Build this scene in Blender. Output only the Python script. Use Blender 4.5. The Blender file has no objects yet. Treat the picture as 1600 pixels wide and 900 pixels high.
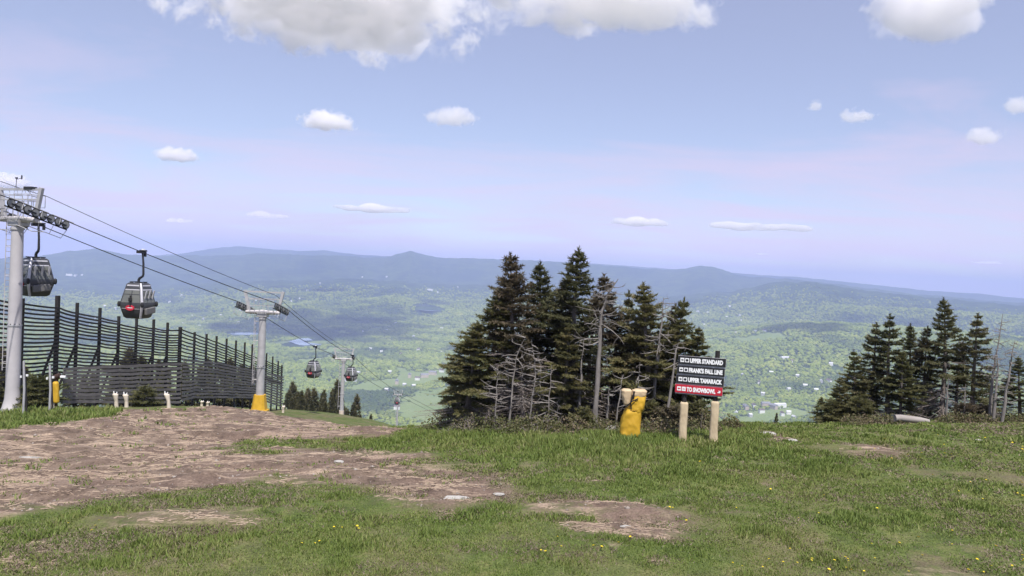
import bpy, bmesh, math, random
import numpy as np
from mathutils import Vector, Matrix, Euler
R = math.radians
S = bpy.context.scene
COL = S.collection
random.seed(7)
rng = np.random.default_rng(11)

# ------------------------------------------------------------------ camera
FPX = 1143.0                      # focal length in pixels of a 1600 px wide frame
CAM = Vector((0.0, 0.0, 5.6))
PITCH, ROLL = R(-1.25), R(2.6)
cam_d = bpy.data.cameras.new('camera'); cam_d.sensor_width = 36.0
cam_d.lens = 36.0 * FPX / 1600.0
cam_d.clip_start = 0.5; cam_d.clip_end = 250000.0
cam = bpy.data.objects.new('camera', cam_d); COL.objects.link(cam)
RM = (Matrix.Rotation(math.pi / 2 + PITCH, 3, 'X') @ Matrix.Rotation(ROLL, 3, 'Z'))
cam.matrix_world = Matrix.Translation(CAM) @ RM.to_4x4()
S.camera = cam
S.render.resolution_x, S.render.resolution_y = 1024, 576

# ------------------------------------------------------------------ sky, sun, exposure
SUN_EL, SUN_AZ = R(62), R(168)    # azimuth clockwise from +Y (the view direction)
W = bpy.data.worlds.new('World'); S.world = W; W.use_nodes = True
nt = W.node_tree; nt.nodes.clear()
def N(t, typ, **kw):
    n = t.nodes.new(typ)
    for k, v in kw.items():
        if k == 'ins':
            for i, x in v.items():
                if isinstance(x, bpy.types.NodeSocket): t.links.new(x, n.inputs[i])
                else: n.inputs[i].default_value = x
        else: setattr(n, k, v)
    return n
def mth(t, op, a, b=None, c=None, clamp=False):
    n = t.nodes.new('ShaderNodeMath'); n.operation = op; n.use_clamp = clamp
    for i, x in enumerate((a, b, c)):
        if x is None: continue
        if isinstance(x, bpy.types.NodeSocket): t.links.new(x, n.inputs[i])
        else: n.inputs[i].default_value = x
    return n.outputs[0]
def ramp(t, fac, stops, interp='LINEAR'):
    n = t.nodes.new('ShaderNodeValToRGB'); n.color_ramp.interpolation = interp
    e = n.color_ramp.elements
    while len(e) < len(stops): e.new(0.5)
    for q, (p, c) in zip(e, stops):
        q.position = p; q.color = (*c, 1) if not isinstance(c, (int, float)) else (c, c, c, 1)
    t.links.new(fac, n.inputs[0]); return n.outputs[0]
def mixc(t, fac, a, b, mode='MIX'):
    n = t.nodes.new('ShaderNodeMix'); n.data_type = 'RGBA'; n.blend_type = mode
    for i, x in ((0, fac), (6, a), (7, b)):
        if isinstance(x, bpy.types.NodeSocket): t.links.new(x, n.inputs[i])
        elif i == 0: n.inputs[0].default_value = x
        else: n.inputs[i].default_value = (*x, 1)
    return n.outputs[2]
sky = N(nt, 'ShaderNodeTexSky', sky_type='NISHITA', sun_disc=False, sun_elevation=SUN_EL, sun_rotation=SUN_AZ,
        altitude=1200.0, air_density=1.0, dust_density=1.0, ozone_density=1.5)
bg1 = N(nt, 'ShaderNodeBackground', ins={'Color': sky.outputs[0], 'Strength': 0.115})
tc = N(nt, 'ShaderNodeTexCoord')
sep = N(nt, 'ShaderNodeSeparateXYZ', ins={0: tc.outputs['Generated']})
zc = mth(nt, 'ADD', mth(nt, 'MAXIMUM', sep.outputs[2], 0.0), 0.10)
pl = N(nt, 'ShaderNodeCombineXYZ', ins={0: mth(nt, 'DIVIDE', sep.outputs[0], zc), 1: mth(nt, 'DIVIDE', sep.outputs[1], zc), 2: 0.0})
mp = N(nt, 'ShaderNodeMapping', ins={0: pl.outputs[0], 1: (3.1, 0.4, 0.0), 2: (0, 0, R(12)), 3: (0.5, 1.0, 1.0)})
n1 = N(nt, 'ShaderNodeTexNoise', ins={'Vector': mp.outputs[0], 'Scale': 1.1, 'Detail': 8.0, 'Roughness': 0.60, 'Distortion': 0.7})
# thin high cloud: thick towards the horizon, torn into bands higher up
low = mth(nt, 'SUBTRACT', 1.0, mth(nt, 'MULTIPLY', sep.outputs[2], 1.9), clamp=True)
veil = mth(nt, 'ADD', mth(nt, 'MULTIPLY', mth(nt, 'SUBTRACT', n1.outputs[0], 0.42), 2.3), mth(nt, 'MULTIPLY', mth(nt, 'SUBTRACT', low, 0.50), 1.5))
veil = mth(nt, 'MULTIPLY', mth(nt, 'MINIMUM', mth(nt, 'MAXIMUM', veil, 0.34), 1.0), 0.95)
bg2 = N(nt, 'ShaderNodeBackground', ins={'Color': (0.610, 0.540, 0.705, 1), 'Strength': mth(nt, 'ADD', 0.86, mth(nt, 'MULTIPLY', mth(nt, 'POWER', low, 5.0), 0.36))})
mx = N(nt, 'ShaderNodeMixShader', ins={0: veil, 1: bg1.outputs[0], 2: bg2.outputs[0]})
N(nt, 'ShaderNodeOutputWorld', ins={0: mx.outputs[0]})

sun_d = bpy.data.lights.new('sun', 'SUN'); sun_d.energy = 4.5; sun_d.angle = R(0.6); sun_d.color = (1.0, 0.955, 0.90)
sun = bpy.data.objects.new('sun', sun_d); COL.objects.link(sun)
SUN_DIR = Vector((math.sin(SUN_AZ) * math.cos(SUN_EL), math.cos(SUN_AZ) * math.cos(SUN_EL), math.sin(SUN_EL)))  # towards the sun
sun.rotation_euler = (-SUN_DIR).to_track_quat('-Z', 'Y').to_euler()
sun.location = SUN_DIR * 60
S.view_settings.view_transform = 'Standard'; S.view_settings.look = 'None'
S.view_settings.exposure = 0.5; S.view_settings.gamma = 1.0; S.view_settings.use_curve_mapping = False
S.cycles.max_bounces = 14; S.cycles.diffuse_bounces = 3; S.cycles.volume_bounces = 10; S.cycles.transparent_max_bounces = 24
S.cycles.use_denoising = True
S.cycles.volume_step_rate = 1.0; S.cycles.volume_max_steps = 256

# ------------------------------------------------------------------ layout helpers
def E(px): return 425 + (px - 800) * math.tan(ROLL)      # row of the eye level at a column
def ray(px, py):
    v = RM @ Vector(((px - 800) / FPX, -(py - 450) / FPX, -1.0)); return v
def pix(px, py, d): return CAM + ray(px, py) * d
def smooth(a, b, x):
    t = np.clip((x - a) / (b - a), 0, 1); return t * t * (3 - 2 * t)
def _hash(ix, iy, s):
    h = (ix.astype(np.int64) * 374761393 + iy.astype(np.int64) * 668265263 + s * 1442695041) & 0xffffffff
    h = ((h ^ (h >> 13)) * 1274126177) & 0xffffffff
    return ((h ^ (h >> 16)) & 0xffff) / 65535.0
def vnoise(x, y, s=0):
    x = np.asarray(x, float); y = np.asarray(y, float)
    ix = np.floor(x); iy = np.floor(y); fx = x - ix; fy = y - iy
    fx = fx * fx * (3 - 2 * fx); fy = fy * fy * (3 - 2 * fy)
    a = _hash(ix, iy, s); b = _hash(ix + 1, iy, s); c = _hash(ix, iy + 1, s); d = _hash(ix + 1, iy + 1, s)
    return (a * (1 - fx) + b * fx) * (1 - fy) + (c * (1 - fx) + d * fx) * fy
def fbm(x, y, o=4, s=0, rough=0.5):
    x = np.asarray(x, float); y = np.asarray(y, float)
    t = 0.0; a = 1.0; w = 0.0
    for k in range(o):
        t = t + a * vnoise(x * 2 ** k + 17.3 * k, y * 2 ** k - 9.1 * k, s + k); w += a; a *= rough
    return t / w

# summit surface: thin plate spline through points (pixel x, pixel y, depth)
CP = [(0,890,11.6),(400,890,12.0),(800,890,12.4),(1200,890,12.8),(1600,890,13.2),(0,780,16.2),(400,780,16.6),(800,780,17),(1200,780,17.5),(1600,780,18),
      (1114,692,24),(1066,691,23.8),(988,683,24.5),(900,672,27.5),(700,666,30),(1150,663,33),(1215,664,35),(1400,662,31),(1590,658,31),(1280,664,33),
      (330,637,45),(400,643,48),(200,639,43),(240,652,37),(20,641,40),(0,662,33),(100,640,41),(0,720,22.5),(200,700,26),(400,690,28),(560,690,28),(560,668,36),(640,668,33),
      (403,643,60),(531,655,120),(500,661,48),(531,664,60),(525,660,88),(570,673,52),(480,656,62),(470,648,76),(443,642,98),(280,634,62),(86,640,46),(600,661,110),(150,642,60),(-200,650,50),(-100,660,34),(-100,720,22),
      (800,705,46),(950,705,48),(1150,705,58),(1400,705,58),(1600,690,55),(1800,680,50),(1700,660,31),(700,690,60),(1700,780,18),(1700,890,13)]
P3 = np.array([tuple(pix(*c)) for c in CP] + [(-40,0,0.2),(40,0,0.6),(0,-40,0.6),(-60,-60,0),(60,-60,0),(0,4,0.42),(-8,5,.4),(8,5,.42),(90,30,-2.5),(-90,30,-6.0),(60,110,-22),(-120,110,-25),(110,90,-20),(0,120,-28),(25,120,-27.5),(-75,130,-28)])
def _tps(r2): return np.where(r2 > 1e-9, r2 * np.log(np.maximum(r2, 1e-9)) * 0.5, 0)
def _fit():
    p = P3[:, :2] / 50.0; n = len(p)
    r2 = ((p[:, None] - p[None]) ** 2).sum(-1)
    A = np.zeros((n + 3, n + 3)); A[:n, :n] = _tps(r2) + np.eye(n) * 2e-3
    A[:n, n] = 1; A[:n, n + 1:] = p; A[n, :n] = 1; A[n + 1:, :n] = p.T
    return np.linalg.solve(A, np.concatenate([P3[:, 2], np.zeros(3)])), p
_w, _p = _fit()
def tps(x, y):
    x = np.asarray(x, float) / 50; y = np.asarray(y, float) / 50
    z = _w[-3] + _w[-2] * x + _w[-1] * y
    for k in range(len(_p)): z = z + _w[k] * _tps((x - _p[k, 0]) ** 2 + (y - _p[k, 1]) ** 2)
    return z
# far land: ridges given by (pixel x, pixel y) of the crest, a distance and a width
FLOOR = -600.0
def crest(pts, dist):
    az = []; h = []
    for px, py in pts:
        v = ray(px, py); az.append(math.atan2(v.x, v.y)); h.append(dist * v.z / math.hypot(v.x, v.y) + CAM.z)
    return np.array(az), np.array(h), dist
RIDGES = [
 (crest([(-400,420),(0,412),(280,397),(320,390),(370,384.5),(420,389),(470,392),(505,391),(560,398),(700,404),(900,410),(1110,424),(1180,429),(1260,434),(1350,443),(1450,454),(1530,459),(1600,466),(2000,490)], 19500), 2500, 40),
 (crest([(-400,440),(0,403),(60,400),(100,393),(148,388),(180,395),(230,399),(330,399),(420,396),(500,399),(600,403),(640,391.5),(684,403),(760,404),(860,408),(960,416),(1045,422),(1092,416),(1116,418),(1160,431),(1230,436),(1320,446),(1430,459),(1600,474),(2000,500)], 14200), 2300, 60),
 (crest([(-400,470),(0,440),(200,452),(400,440),(560,436),(700,444),(900,450),(1050,462),(1140,456),(1195,444),(1225,440),(1275,441),(1330,450),(1400,460),(1480,467),(1600,479),(2000,510)], 10600), 2200, 55),
 (crest([(-400,490),(0,468),(90,476),(200,470),(300,482),(420,468),(520,474),(600,464),(690,472),(800,468),(1000,482),(1100,488),(1200,486),(1320,478),(1450,485),(1600,495),(2000,520)], 8600), 900, 45),
 (crest([(-400,560),(0,520),(300,520),(500,560),(800,560),(1000,540),(1080,524),(1150,515),(1220,508),(1300,506),(1400,512),(1600,530),(2000,560)], 6200), 1500, 22),
]
def Hfar(x, y):
    r = np.hypot(x, y); az = np.arctan2(x, y)
    base = FLOOR + (fbm(x / 900, y / 900, 4, 5) - 0.5) * 90 * smooth(1800, 5000, r) + (fbm(x / 3500, y / 3500, 3, 9) - 0.5) * 200 * smooth(6000, 14000, r)
    slope = -20.3 - (r - 118) * 0.290
    k = 60.0
    z = np.logaddexp(slope / k, base / k) * k
    for (ca, ch, d), w, na in RIDGES:
        c = np.interp(az, ca, ch)
        front = np.where(r < d, w * 1.25, w)
        sh = np.exp(-((r - d) / front) ** 2)
        nz = (fbm(x / (d * .05), y / (d * .05), 5, 3 + int(w)) - 0.5) * na * 3.6 * (sh * (1 - sh) * 3)
        zr = base + (c - base) * sh + nz + (fbm(az * 95, az * 0 + w, 5, 31, .55) - 0.5) * na * .75 * sh
        z = np.where(sh > 0.02, np.maximum(z, zr), z)
    return z
def H(x, y):
    x = np.asarray(x, float); y = np.asarray(y, float)
    r = np.hypot(x, y)
    near = tps(np.clip(x, -150, 150), np.clip(y, -150, 150))
    near = near + (fbm(x / 2.2, y / 2.2, 3, 40) - 0.5) * 0.22 * smooth(6, 14, r) + (fbm(x / .5, y / .5, 2, 43) - .5) * .05
    b = smooth(105, 165, r)
    return near * (1 - b) + Hfar(x, y) * b
def hz(x, y): return float(H(np.array([x]), np.array([y]))[0])
def gp(px, py, dmin=9.0, dmax=150.0):
    """first point of the ground along a pixel's ray"""
    v = ray(px, py); d = np.geomspace(dmin, dmax, 500)
    z = CAM.z + v.z * d; g = H(v.x * d, v.y * d)
    i = int(np.argmax(z < g)) if (z < g).any() else len(d) - 1
    return Vector((v.x * d[i], v.y * d[i], float(g[i])))
def gp_far(px, py, dmin=1500.0, dmax=22500.0):
    v = ray(px, py); d = np.geomspace(dmin, dmax, 900)
    z = CAM.z + v.z * d; g = H(v.x * d, v.y * d)
    i = int(np.argmax(z < g)) if (z < g).any() else len(d) - 1
    return Vector((v.x * d[i], v.y * d[i], float(g[i])))

# ------------------------------------------------------------------ mesh helpers
def mesh_np(name, v, f, mats=(), parent=None, mi=None, smooth_=False, loc=None):
    v = np.asarray(v, np.float32); f = np.asarray(f, np.int32); k = f.shape[1]
    me = bpy.data.meshes.new(name); me.vertices.add(len(v)); me.vertices.foreach_set('co', v.ravel())
    me.loops.add(f.size); me.loops.foreach_set('vertex_index', f.ravel())
    me.polygons.add(len(f)); me.polygons.foreach_set('loop_start', np.arange(0, f.size, k, dtype=np.int32))
    if mi is not None: me.polygons.foreach_set('material_index', np.asarray(mi, np.int32))
    me.update(calc_edges=True)
    if smooth_: me.polygons.foreach_set('use_smooth', np.ones(len(f), bool))
    for m in (mats if isinstance(mats, (list, tuple)) else [mats]): me.materials.append(m)
    o = bpy.data.objects.new(name, me); COL.objects.link(o); o.parent = parent
    if loc is not None: o.location = loc
    return o
class MB:
    """collects boxes, tubes and plates into one mesh"""
    def __init__(s): s.v = []; s.f = []; s.sm = []
    def add(s, v, f, sm=False):
        b = len(s.v); s.v += [tuple(p) for p in v]; s.f += [tuple(i + b for i in q) for q in f]; s.sm += [sm] * len(f); return s
    def box(s, c, size, rot=None, taper=1.0):
        hx, hy, hz_ = size[0] / 2, size[1] / 2, size[2] / 2; out = []
        for z in (-1, 1):
            t = taper if z > 0 else 1
            for x, y in ((-1, -1), (1, -1), (1, 1), (-1, 1)):
                p = Vector((x * hx * t, y * hy * t, z * hz_))
                if rot is not None: p = rot @ p
                out.append(p + Vector(c))
        return s.add(out, [(0, 3, 2, 1), (4, 5, 6, 7), (0, 1, 5, 4), (1, 2, 6, 5), (2, 3, 7, 6), (3, 0, 4, 7)])
    def tube(s, pts, rad, n=8, cap=True):
        pts = [Vector(p) for p in pts]
        if isinstance(rad, (int, float)): rad = [rad] * len(pts)
        v = []; f = []; up = None
        for i, p in enumerate(pts):
            t = (pts[min(i + 1, len(pts) - 1)] - pts[max(i - 1, 0)])
            if t.length < 1e-9: t = Vector((0, 0, 1))
            t.normalize()
            if up is None: up = Vector((0, 0, 1)) if abs(t.z) < .9 else Vector((1, 0, 0))
            a = t.cross(up); a.normalize(); b = t.cross(a); up = -b if False else up
            for k in range(n):
                w = 2 * math.pi * k / n; v.append(p + (a * math.cos(w) + b * math.sin(w)) * rad[i])
        m = len(pts)
        for i in range(m - 1):
            for k in range(n):
                f.append((i * n + k, i * n + (k + 1) % n, (i + 1) * n + (k + 1) % n, (i + 1) * n + k))
        s.add(v, f, n > 5)
        if cap: s.add(v, [tuple(range(n - 1, -1, -1)), tuple(range((m - 1) * n, m * n))])
        return s
    def bar(s, a, b, w, h=None):
        """square bar from a to b"""
        h = w if h is None else h; a = Vector(a); b = Vector(b); d = b - a; L = d.length
        q = d.to_track_quat('X', 'Z').to_matrix()
        return s.box((a + b) / 2, (L, w, h), q)
    def disc(s, c, axis, r, th, n=16, hub=0.0):
        axis = Vector(axis).normalized(); c = Vector(c)
        return s.tube([c - axis * th / 2, c + axis * th / 2], r, n)
    def ring(s, c, axis, r, tr, n=14, m=6):
        axis = Vector(axis).normalized(); a = axis.orthogonal().normalized(); b = axis.cross(a); c = Vector(c); v = []; f = []
        for i in range(n):
            w = 2 * math.pi * i / n; d = a * math.cos(w) + b * math.sin(w)
            for k in range(m):
                u = 2 * math.pi * k / m; v.append(c + d * (r + tr * math.cos(u)) + axis * tr * math.sin(u))
        for i in range(n):
            for k in range(m):
                j = (i + 1) % n; l = (k + 1) % m; f.append((i * m + k, j * m + k, j * m + l, i * m + l))
        return s.add(v, f, True)
    def rings(s, loops, cap=True, sm=True):
        """loft closed loops of equal count"""
        n = len(loops[0]); v = [p for l in loops for p in l]; f = []
        for i in range(len(loops) - 1):
            for k in range(n): f.append((i * n + k, i * n + (k + 1) % n, (i + 1) * n + (k + 1) % n, (i + 1) * n + k))
        s.add(v, f, sm)
        if cap: s.add(v, [tuple(range(n - 1, -1, -1)), tuple(range((len(loops) - 1) * n, len(loops) * n))])
        return s
    def build(s, name, mat, parent=None, loc=None, rotz=None, bevel=0):
        me = bpy.data.meshes.new(name); me.from_pydata(s.v, [], s.f); me.validate(); 
        if len(me.polygons) == len(s.sm): me.polygons.foreach_set('use_smooth', s.sm)
        for m in (mat if isinstance(mat, (list, tuple)) else [mat]): me.materials.append(m)
        o = bpy.data.objects.new(name, me); COL.objects.link(o); o.parent = parent
        if loc is not None: o.location = loc
        if rotz is not None: o.rotation_euler.z = rotz
        if bevel:
            b = o.modifiers.new('bevel', 'BEVEL'); b.width = bevel; b.segments = 2; b.limit_method = 'ANGLE'; b.angle_limit = R(40)
        return o
def tag(o, label=None, cat=None, group=None, kind=None):
    if label: o['label'] = label
    if cat: o['category'] = cat
    if group: o['group'] = group
    if kind: o['kind'] = kind
    return o
def thing(name, label, cat, loc=(0, 0, 0), rotz=0.0, group=None):
    o = bpy.data.objects.new(name, None); COL.objects.link(o); o.empty_display_size = .3
    o.location = loc; o.rotation_euler.z = rotz; return tag(o, label, cat, group)
def copy_tree(o, parent=None):
    c = o.copy(); COL.objects.link(c); c.parent = parent
    for ch in list(o.children): copy_tree(ch, c)
    return c

# ------------------------------------------------------------------ materials
def mat(name, col, rough=0.7, col2=None, scale=4.0, metal=0.0, bump=0.0, bscale=None, spec=0.4, detail=4.0, stretch=(1, 1, 1), coat=0.0, trans=0.0, coord='Object'):
    m = bpy.data.materials.new(name); m.use_nodes = True; t = m.node_tree; b = t.nodes['Principled BSDF']
    b.inputs['Roughness'].default_value = rough; b.inputs['Metallic'].default_value = metal
    b.inputs['Specular IOR Level'].default_value = spec; b.inputs['Coat Weight'].default_value = coat
    tcn = N(t, 'ShaderNodeTexCoord'); mpn = N(t, 'ShaderNodeMapping', ins={0: tcn.outputs[coord], 3: stretch})
    nz = N(t, 'ShaderNodeTexNoise', ins={'Vector': mpn.outputs[0], 'Scale': scale, 'Detail': detail, 'Roughness': 0.6})
    c2 = col2 if col2 else tuple(c * 0.72 for c in col)
    f = ramp(t, nz.outputs[0], [(0.32, 0.0), (0.68, 1.0)])
    t.links.new(mixc(t, f, c2, col), b.inputs['Base Color'])
    t.links.new(mth(t, 'ADD', mth(t, 'MULTIPLY', nz.outputs[0], 0.2), rough - 0.1, clamp=True), b.inputs['Roughness'])
    if bump:
        nb = N(t, 'ShaderNodeTexNoise', ins={'Vector': mpn.outputs[0], 'Scale': bscale or scale * 4, 'Detail': 5.0})
        bp = N(t, 'ShaderNodeBump', ins={'Strength': bump, 'Distance': 0.02, 'Height': nb.outputs[0]})
        t.links.new(bp.outputs[0], b.inputs['Normal'])
    return m
def leafmat(name, cols, noise_scale=0.8, transl=0.25, rough=0.6):
    """foliage: colour per leaf and per clump"""
    m = bpy.data.materials.new(name); m.use_nodes = True; t = m.node_tree; b = t.nodes['Principled BSDF']
    g = N(t, 'ShaderNodeNewGeometry'); tcn = N(t, 'ShaderNodeTexCoord'); oi = N(t, 'ShaderNodeObjectInfo')
    nz = N(t, 'ShaderNodeTexNoise', ins={'Vector': tcn.outputs['Object'], 'Scale': noise_scale, 'Detail': 3.0})
    f = mth(t, 'ADD', mth(t, 'MULTIPLY', g.outputs['Random Per Island'], 0.45), mth(t, 'MULTIPLY', nz.outputs[0], 0.75))
    f = mth(t, 'ADD', f, mth(t, 'MULTIPLY', mth(t, 'SUBTRACT', oi.outputs['Random'], 0.5), 0.25))
    n = len(cols); c = ramp(t, mth(t, 'SUBTRACT', f, 0.1), [((k + .5) / n, q) for k, q in enumerate(cols)])
    t.links.new(c, b.inputs['Base Color']); b.inputs['Roughness'].default_value = rough; b.inputs['Specular IOR Level'].default_value = 0.25
    tr = N(t, 'ShaderNodeBsdfTranslucent', ins={0: c}); ms = N(t, 'ShaderNodeMixShader', ins={0: transl, 1: b.outputs[0], 2: tr.outputs[0]})
    t.links.new(ms.outputs[0], t.nodes['Material Output'].inputs[0]); return m

# ------------------------------------------------------------------ the land
def polar(r, az):
    A, RR = np.meshgrid(az, r); x = RR * np.sin(A); y = RR * np.cos(A)
    n, m = len(r), len(az); i = np.arange(n - 1)[:, None] * m + np.arange(m - 1)[None]
    f = np.stack([i, i + 1, i + m + 1, i + m], -1).reshape(-1, 4)
    return x.ravel(), y.ravel(), f[:, ::-1]
def poly_mask(x, y, pts, soft, seed=0, warp=1.0, wsc=1.5):
    """soft inside test of ground points in a polygon of ground points"""
    xw = x + (fbm(x / wsc, y / wsc, 3, seed) - .5) * 2 * warp; yw = y + (fbm(x / wsc, y / wsc, 3, seed + 9) - .5) * 2 * warp * 1.6
    P = np.array([(p.x, p.y) for p in pts]); n = len(P)
    ins = np.zeros(len(x), bool); dmin = np.full(len(x), 1e9)
    for k in range(n):
        a = P[k]; b = P[(k + 1) % n]
        c = ((a[1] > yw) != (b[1] > yw)) & (xw < (b[0] - a[0]) * (yw - a[1]) / (b[1] - a[1] + 1e-12) + a[0]); ins ^= c
        d = b - a; tt = np.clip(((xw - a[0]) * d[0] + (yw - a[1]) * d[1]) / (d @ d + 1e-12), 0, 1)
        dmin = np.minimum(dmin, np.hypot(xw - a[0] - tt * d[0], yw - a[1] - tt * d[1]))
    sd = np.where(ins, dmin, -dmin)
    return smooth(-soft, soft, sd)
def G(*pts): return [gp(*p) for p in pts]
DIRT = [  # (outline, softness, seed, strength)
 (G((-60,705),(0,672),(80,662),(170,653),(205,640),(300,638),(395,640),(430,650),(520,663),(630,672),(600,684),(480,688),(370,692),(350,700),(420,712),(560,722),(520,742),(400,752),(250,768),(150,782),(0,806),(-60,815)), .55, 1, 1.0),
 (G((420,700),(560,704),(660,712),(720,735),(800,745),(760,790),(690,806),(600,795),(540,760),(440,745)), .9, 2, .86),
 (G((830,795),(900,788),(1000,800),(1085,822),(1060,842),(960,832),(870,815)), .55, 3, .84),
 (G((10,845),(110,842),(140,868),(60,880),(0,875)), .7, 4, .6),
 (G((1190,676),(1230,680),(1248,690),(1215,690)), .25, 5, .9),
 (G((1290,700),(1400,696),(1450,705),(1440,716),(1340,714)), .5, 6, .75),
 (G((1500,672),(1640,662),(1640,690),(1540,690)), .9, 7, .5),
 (G((1350,890),(1450,882),(1640,885),(1640,910),(1350,910)), .5, 8, .45),
 (G((140,805),(330,790),(420,800),(380,830),(200,835)), .9, 10, .55)]
def dirt_at(x, y):
    d = np.zeros(len(x))
    for pts, soft, seed, st in DIRT: d = np.maximum(d, st * poly_mask(x, y, pts, soft * 2.1, seed * 3, .9, 1.6))
    d = d + (fbm(x / 1.3, y / .7, 5, 77, .65) - .5) * 1.5 * (0.12 + d * (1.2 - d))
    d = np.maximum(d, smooth(.66, .80, fbm(x / 2.4, y / 1.6, 4, 88)) * .42)
    return np.clip(d, 0, 1)
azn = np.concatenate([np.linspace(-180, -48, 34)[:-1], np.arange(-48, 48.01, 0.3), np.linspace(48, 180, 34)[1:]])
rn = np.geomspace(2.0, 175.0, 500)
gx, gy, gf = polar(rn, np.radians(azn))
gz = H(gx, gy); gd = np.zeros(len(gx)); sel = (np.hypot(gx, gy) < 70) & (gy > 5); gd[sel] = dirt_at(gx[sel], gy[sel])
gz = gz + gd * ((fbm(gx / .7, gy / .35, 3, 61) - .5) * .16 + (fbm(gx / 3.2 + gy * .12, gy / .9, 3, 66) - .5) * .46)     # rutted bare earth
def attr(o, name, a):
    at = o.data.attributes.new(name, 'FLOAT', 'POINT'); at.data.foreach_set('value', np.asarray(a, np.float32))
def ground_mat():
    m = bpy.data.materials.new('summit turf and earth'); m.use_nodes = True; t = m.node_tree; b = t.nodes['Principled BSDF']
    g = N(t, 'ShaderNodeNewGeometry'); P = g.outputs['Position']; A = N(t, 'ShaderNodeAttribute', attribute_name='dirt')
    def nz(sc, det=5.0, st=(1, 1, 1), rough=.6, dist=0.0):
        mp_ = N(t, 'ShaderNodeMapping', ins={0: P, 3: st})
        return N(t, 'ShaderNodeTexNoise', ins={'Vector': mp_.outputs[0], 'Scale': sc, 'Detail': det, 'Roughness': rough, 'Distortion': dist}).outputs[0]
    turf = ramp(t, nz(1.6, 6), [(.30, (.060, .084, .026)), (.5, (.098, .130, .038)), (.68, (.150, .155, .062))])
    turf = mixc(t, ramp(t, nz(.28, 3), [(.46, 0.), (.62, .65)]), turf, (.165, .140, .085))
    turf = mixc(t, 1.0, turf, ramp(t, nz(26, 5), [(.3, (.45, .45, .45)), (.7, (1.35, 1.32, 1.25))]), 'MULTIPLY')
    earth = ramp(t, nz(2.2, 7, (1, .6, 1)), [(.28, (.070, .050, .038)), (.5, (.155, .113, .086)), (.72, (.235, .178, .136))])
    # washed straw lying in streaks
    st = ramp(t, nz(.9, 8, (.42, 1.7, 1), .68, 1.2), [(.52, 0.), (.60, 1.)])
    earth = mixc(t, mth(t, 'MULTIPLY', st, .85), earth, (.40, .305, .225))
    earth = mixc(t, mth(t, 'MULTIPLY', ramp(t, nz(.35, 2), [(.45, 0.), (.6, 1.)]), .35), earth, (.14, .095, .078))
    earth = mixc(t, 1.0, earth, ramp(t, nz(18, 6), [(.3, (.6, .6, .6)), (.7, (1.3, 1.3, 1.3))]), 'MULTIPLY')
    f = mth(t, 'ADD', A.outputs['Fac'], mth(t, 'MULTIPLY', mth(t, 'SUBTRACT', nz(5.0, 6), .5), .7))
    f = ramp(t, f, [(.26, 0.), (.66, 1.)])
    t.links.new(mixc(t, f, turf, earth), b.inputs['Base Color']); b.inputs['Roughness'].default_value = .95; b.inputs['Specular IOR Level'].default_value = .15
    bp = N(t, 'ShaderNodeBump', ins={'Strength': .8, 'Distance': .06, 'Height': nz(9.0, 7, (.7, 1.2, 1))})
    t.links.new(bp.outputs[0], b.inputs['Normal']); return m
ground = mesh_np('ground', np.stack([gx, gy, gz], 1), gf, [ground_mat()], smooth_=True); attr(ground, 'dirt', gd); tag(ground, kind='structure')

azv = np.concatenate([np.linspace(-180, -46, 46)[:-1], np.arange(-46, 46.01, 0.14), np.linspace(46, 180, 46)[1:]])
rv = np.concatenate([np.geomspace(160, 1800, 40)[:-1], np.geomspace(1800, 23500, 250)])
vx, vy, vf = polar(rv, np.radians(azv)); vz = H(vx, vy); vz[np.hypot(vx, vy) < 180] -= .5
# open land (meadows, ski trails, lawns) and bare trails of the far ski hill
fld = np.zeros(len(vx)); rr = np.hypot(vx, vy)
def F(*p): return [gp_far(*q) for q in p]
for pts, soft, st in ((F((600,640),(640,622),(700,600),(760,588),(800,600),(760,640),(700,655),(640,660)), 90, .75), (F((540,604),(600,594),(690,574),(740,560),(750,574),(690,592),(600,612)), 50, .95),
                      (F((690,560),(735,548),(760,552),(720,566)), 40, .8), (F((1140,655),(1150,636),(1230,630),(1260,640),(1250,660)), 60, .7), (F((1100,520),(1300,515),(1290,530),(1120,535)), 120, .4),
                      (F((430,640),(480,632),(560,640),(560,655),(430,655)), 60, .6)):
    fld = np.maximum(fld, st * poly_mask(vx, vy, pts, soft, 5, 90, 260))
fld = np.maximum(fld, smooth(.64, .70, fbm(vx / 300, vy / 300, 4, 21)) * (rr > 2500) * smooth(8500, 6000, rr) * .8)
az_v = np.arctan2(vx, vy)
def azpx(px, py): v = ray(px, py); return math.atan2(v.x, v.y)
trail = np.zeros(len(vx))
for k, (xa, ya, xb, yb) in enumerate(((102,410,96,430),(114,404,112,432),(127,408,133,430))):
    a = gp_far(xa, ya, 9000); b = gp_far(xb, yb, 9000); d = b - a; tt = np.clip(((vx - a.x) * d.x + (vy - a.y) * d.y) / (d.x ** 2 + d.y ** 2), 0, 1)
    trail = np.maximum(trail, smooth(26, 8, np.hypot(vx - a.x - tt * d.x, vy - a.y - tt * d.y) + (fbm(vx / 150, vy / 150, 2, 4) - .5) * 20))
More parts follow.
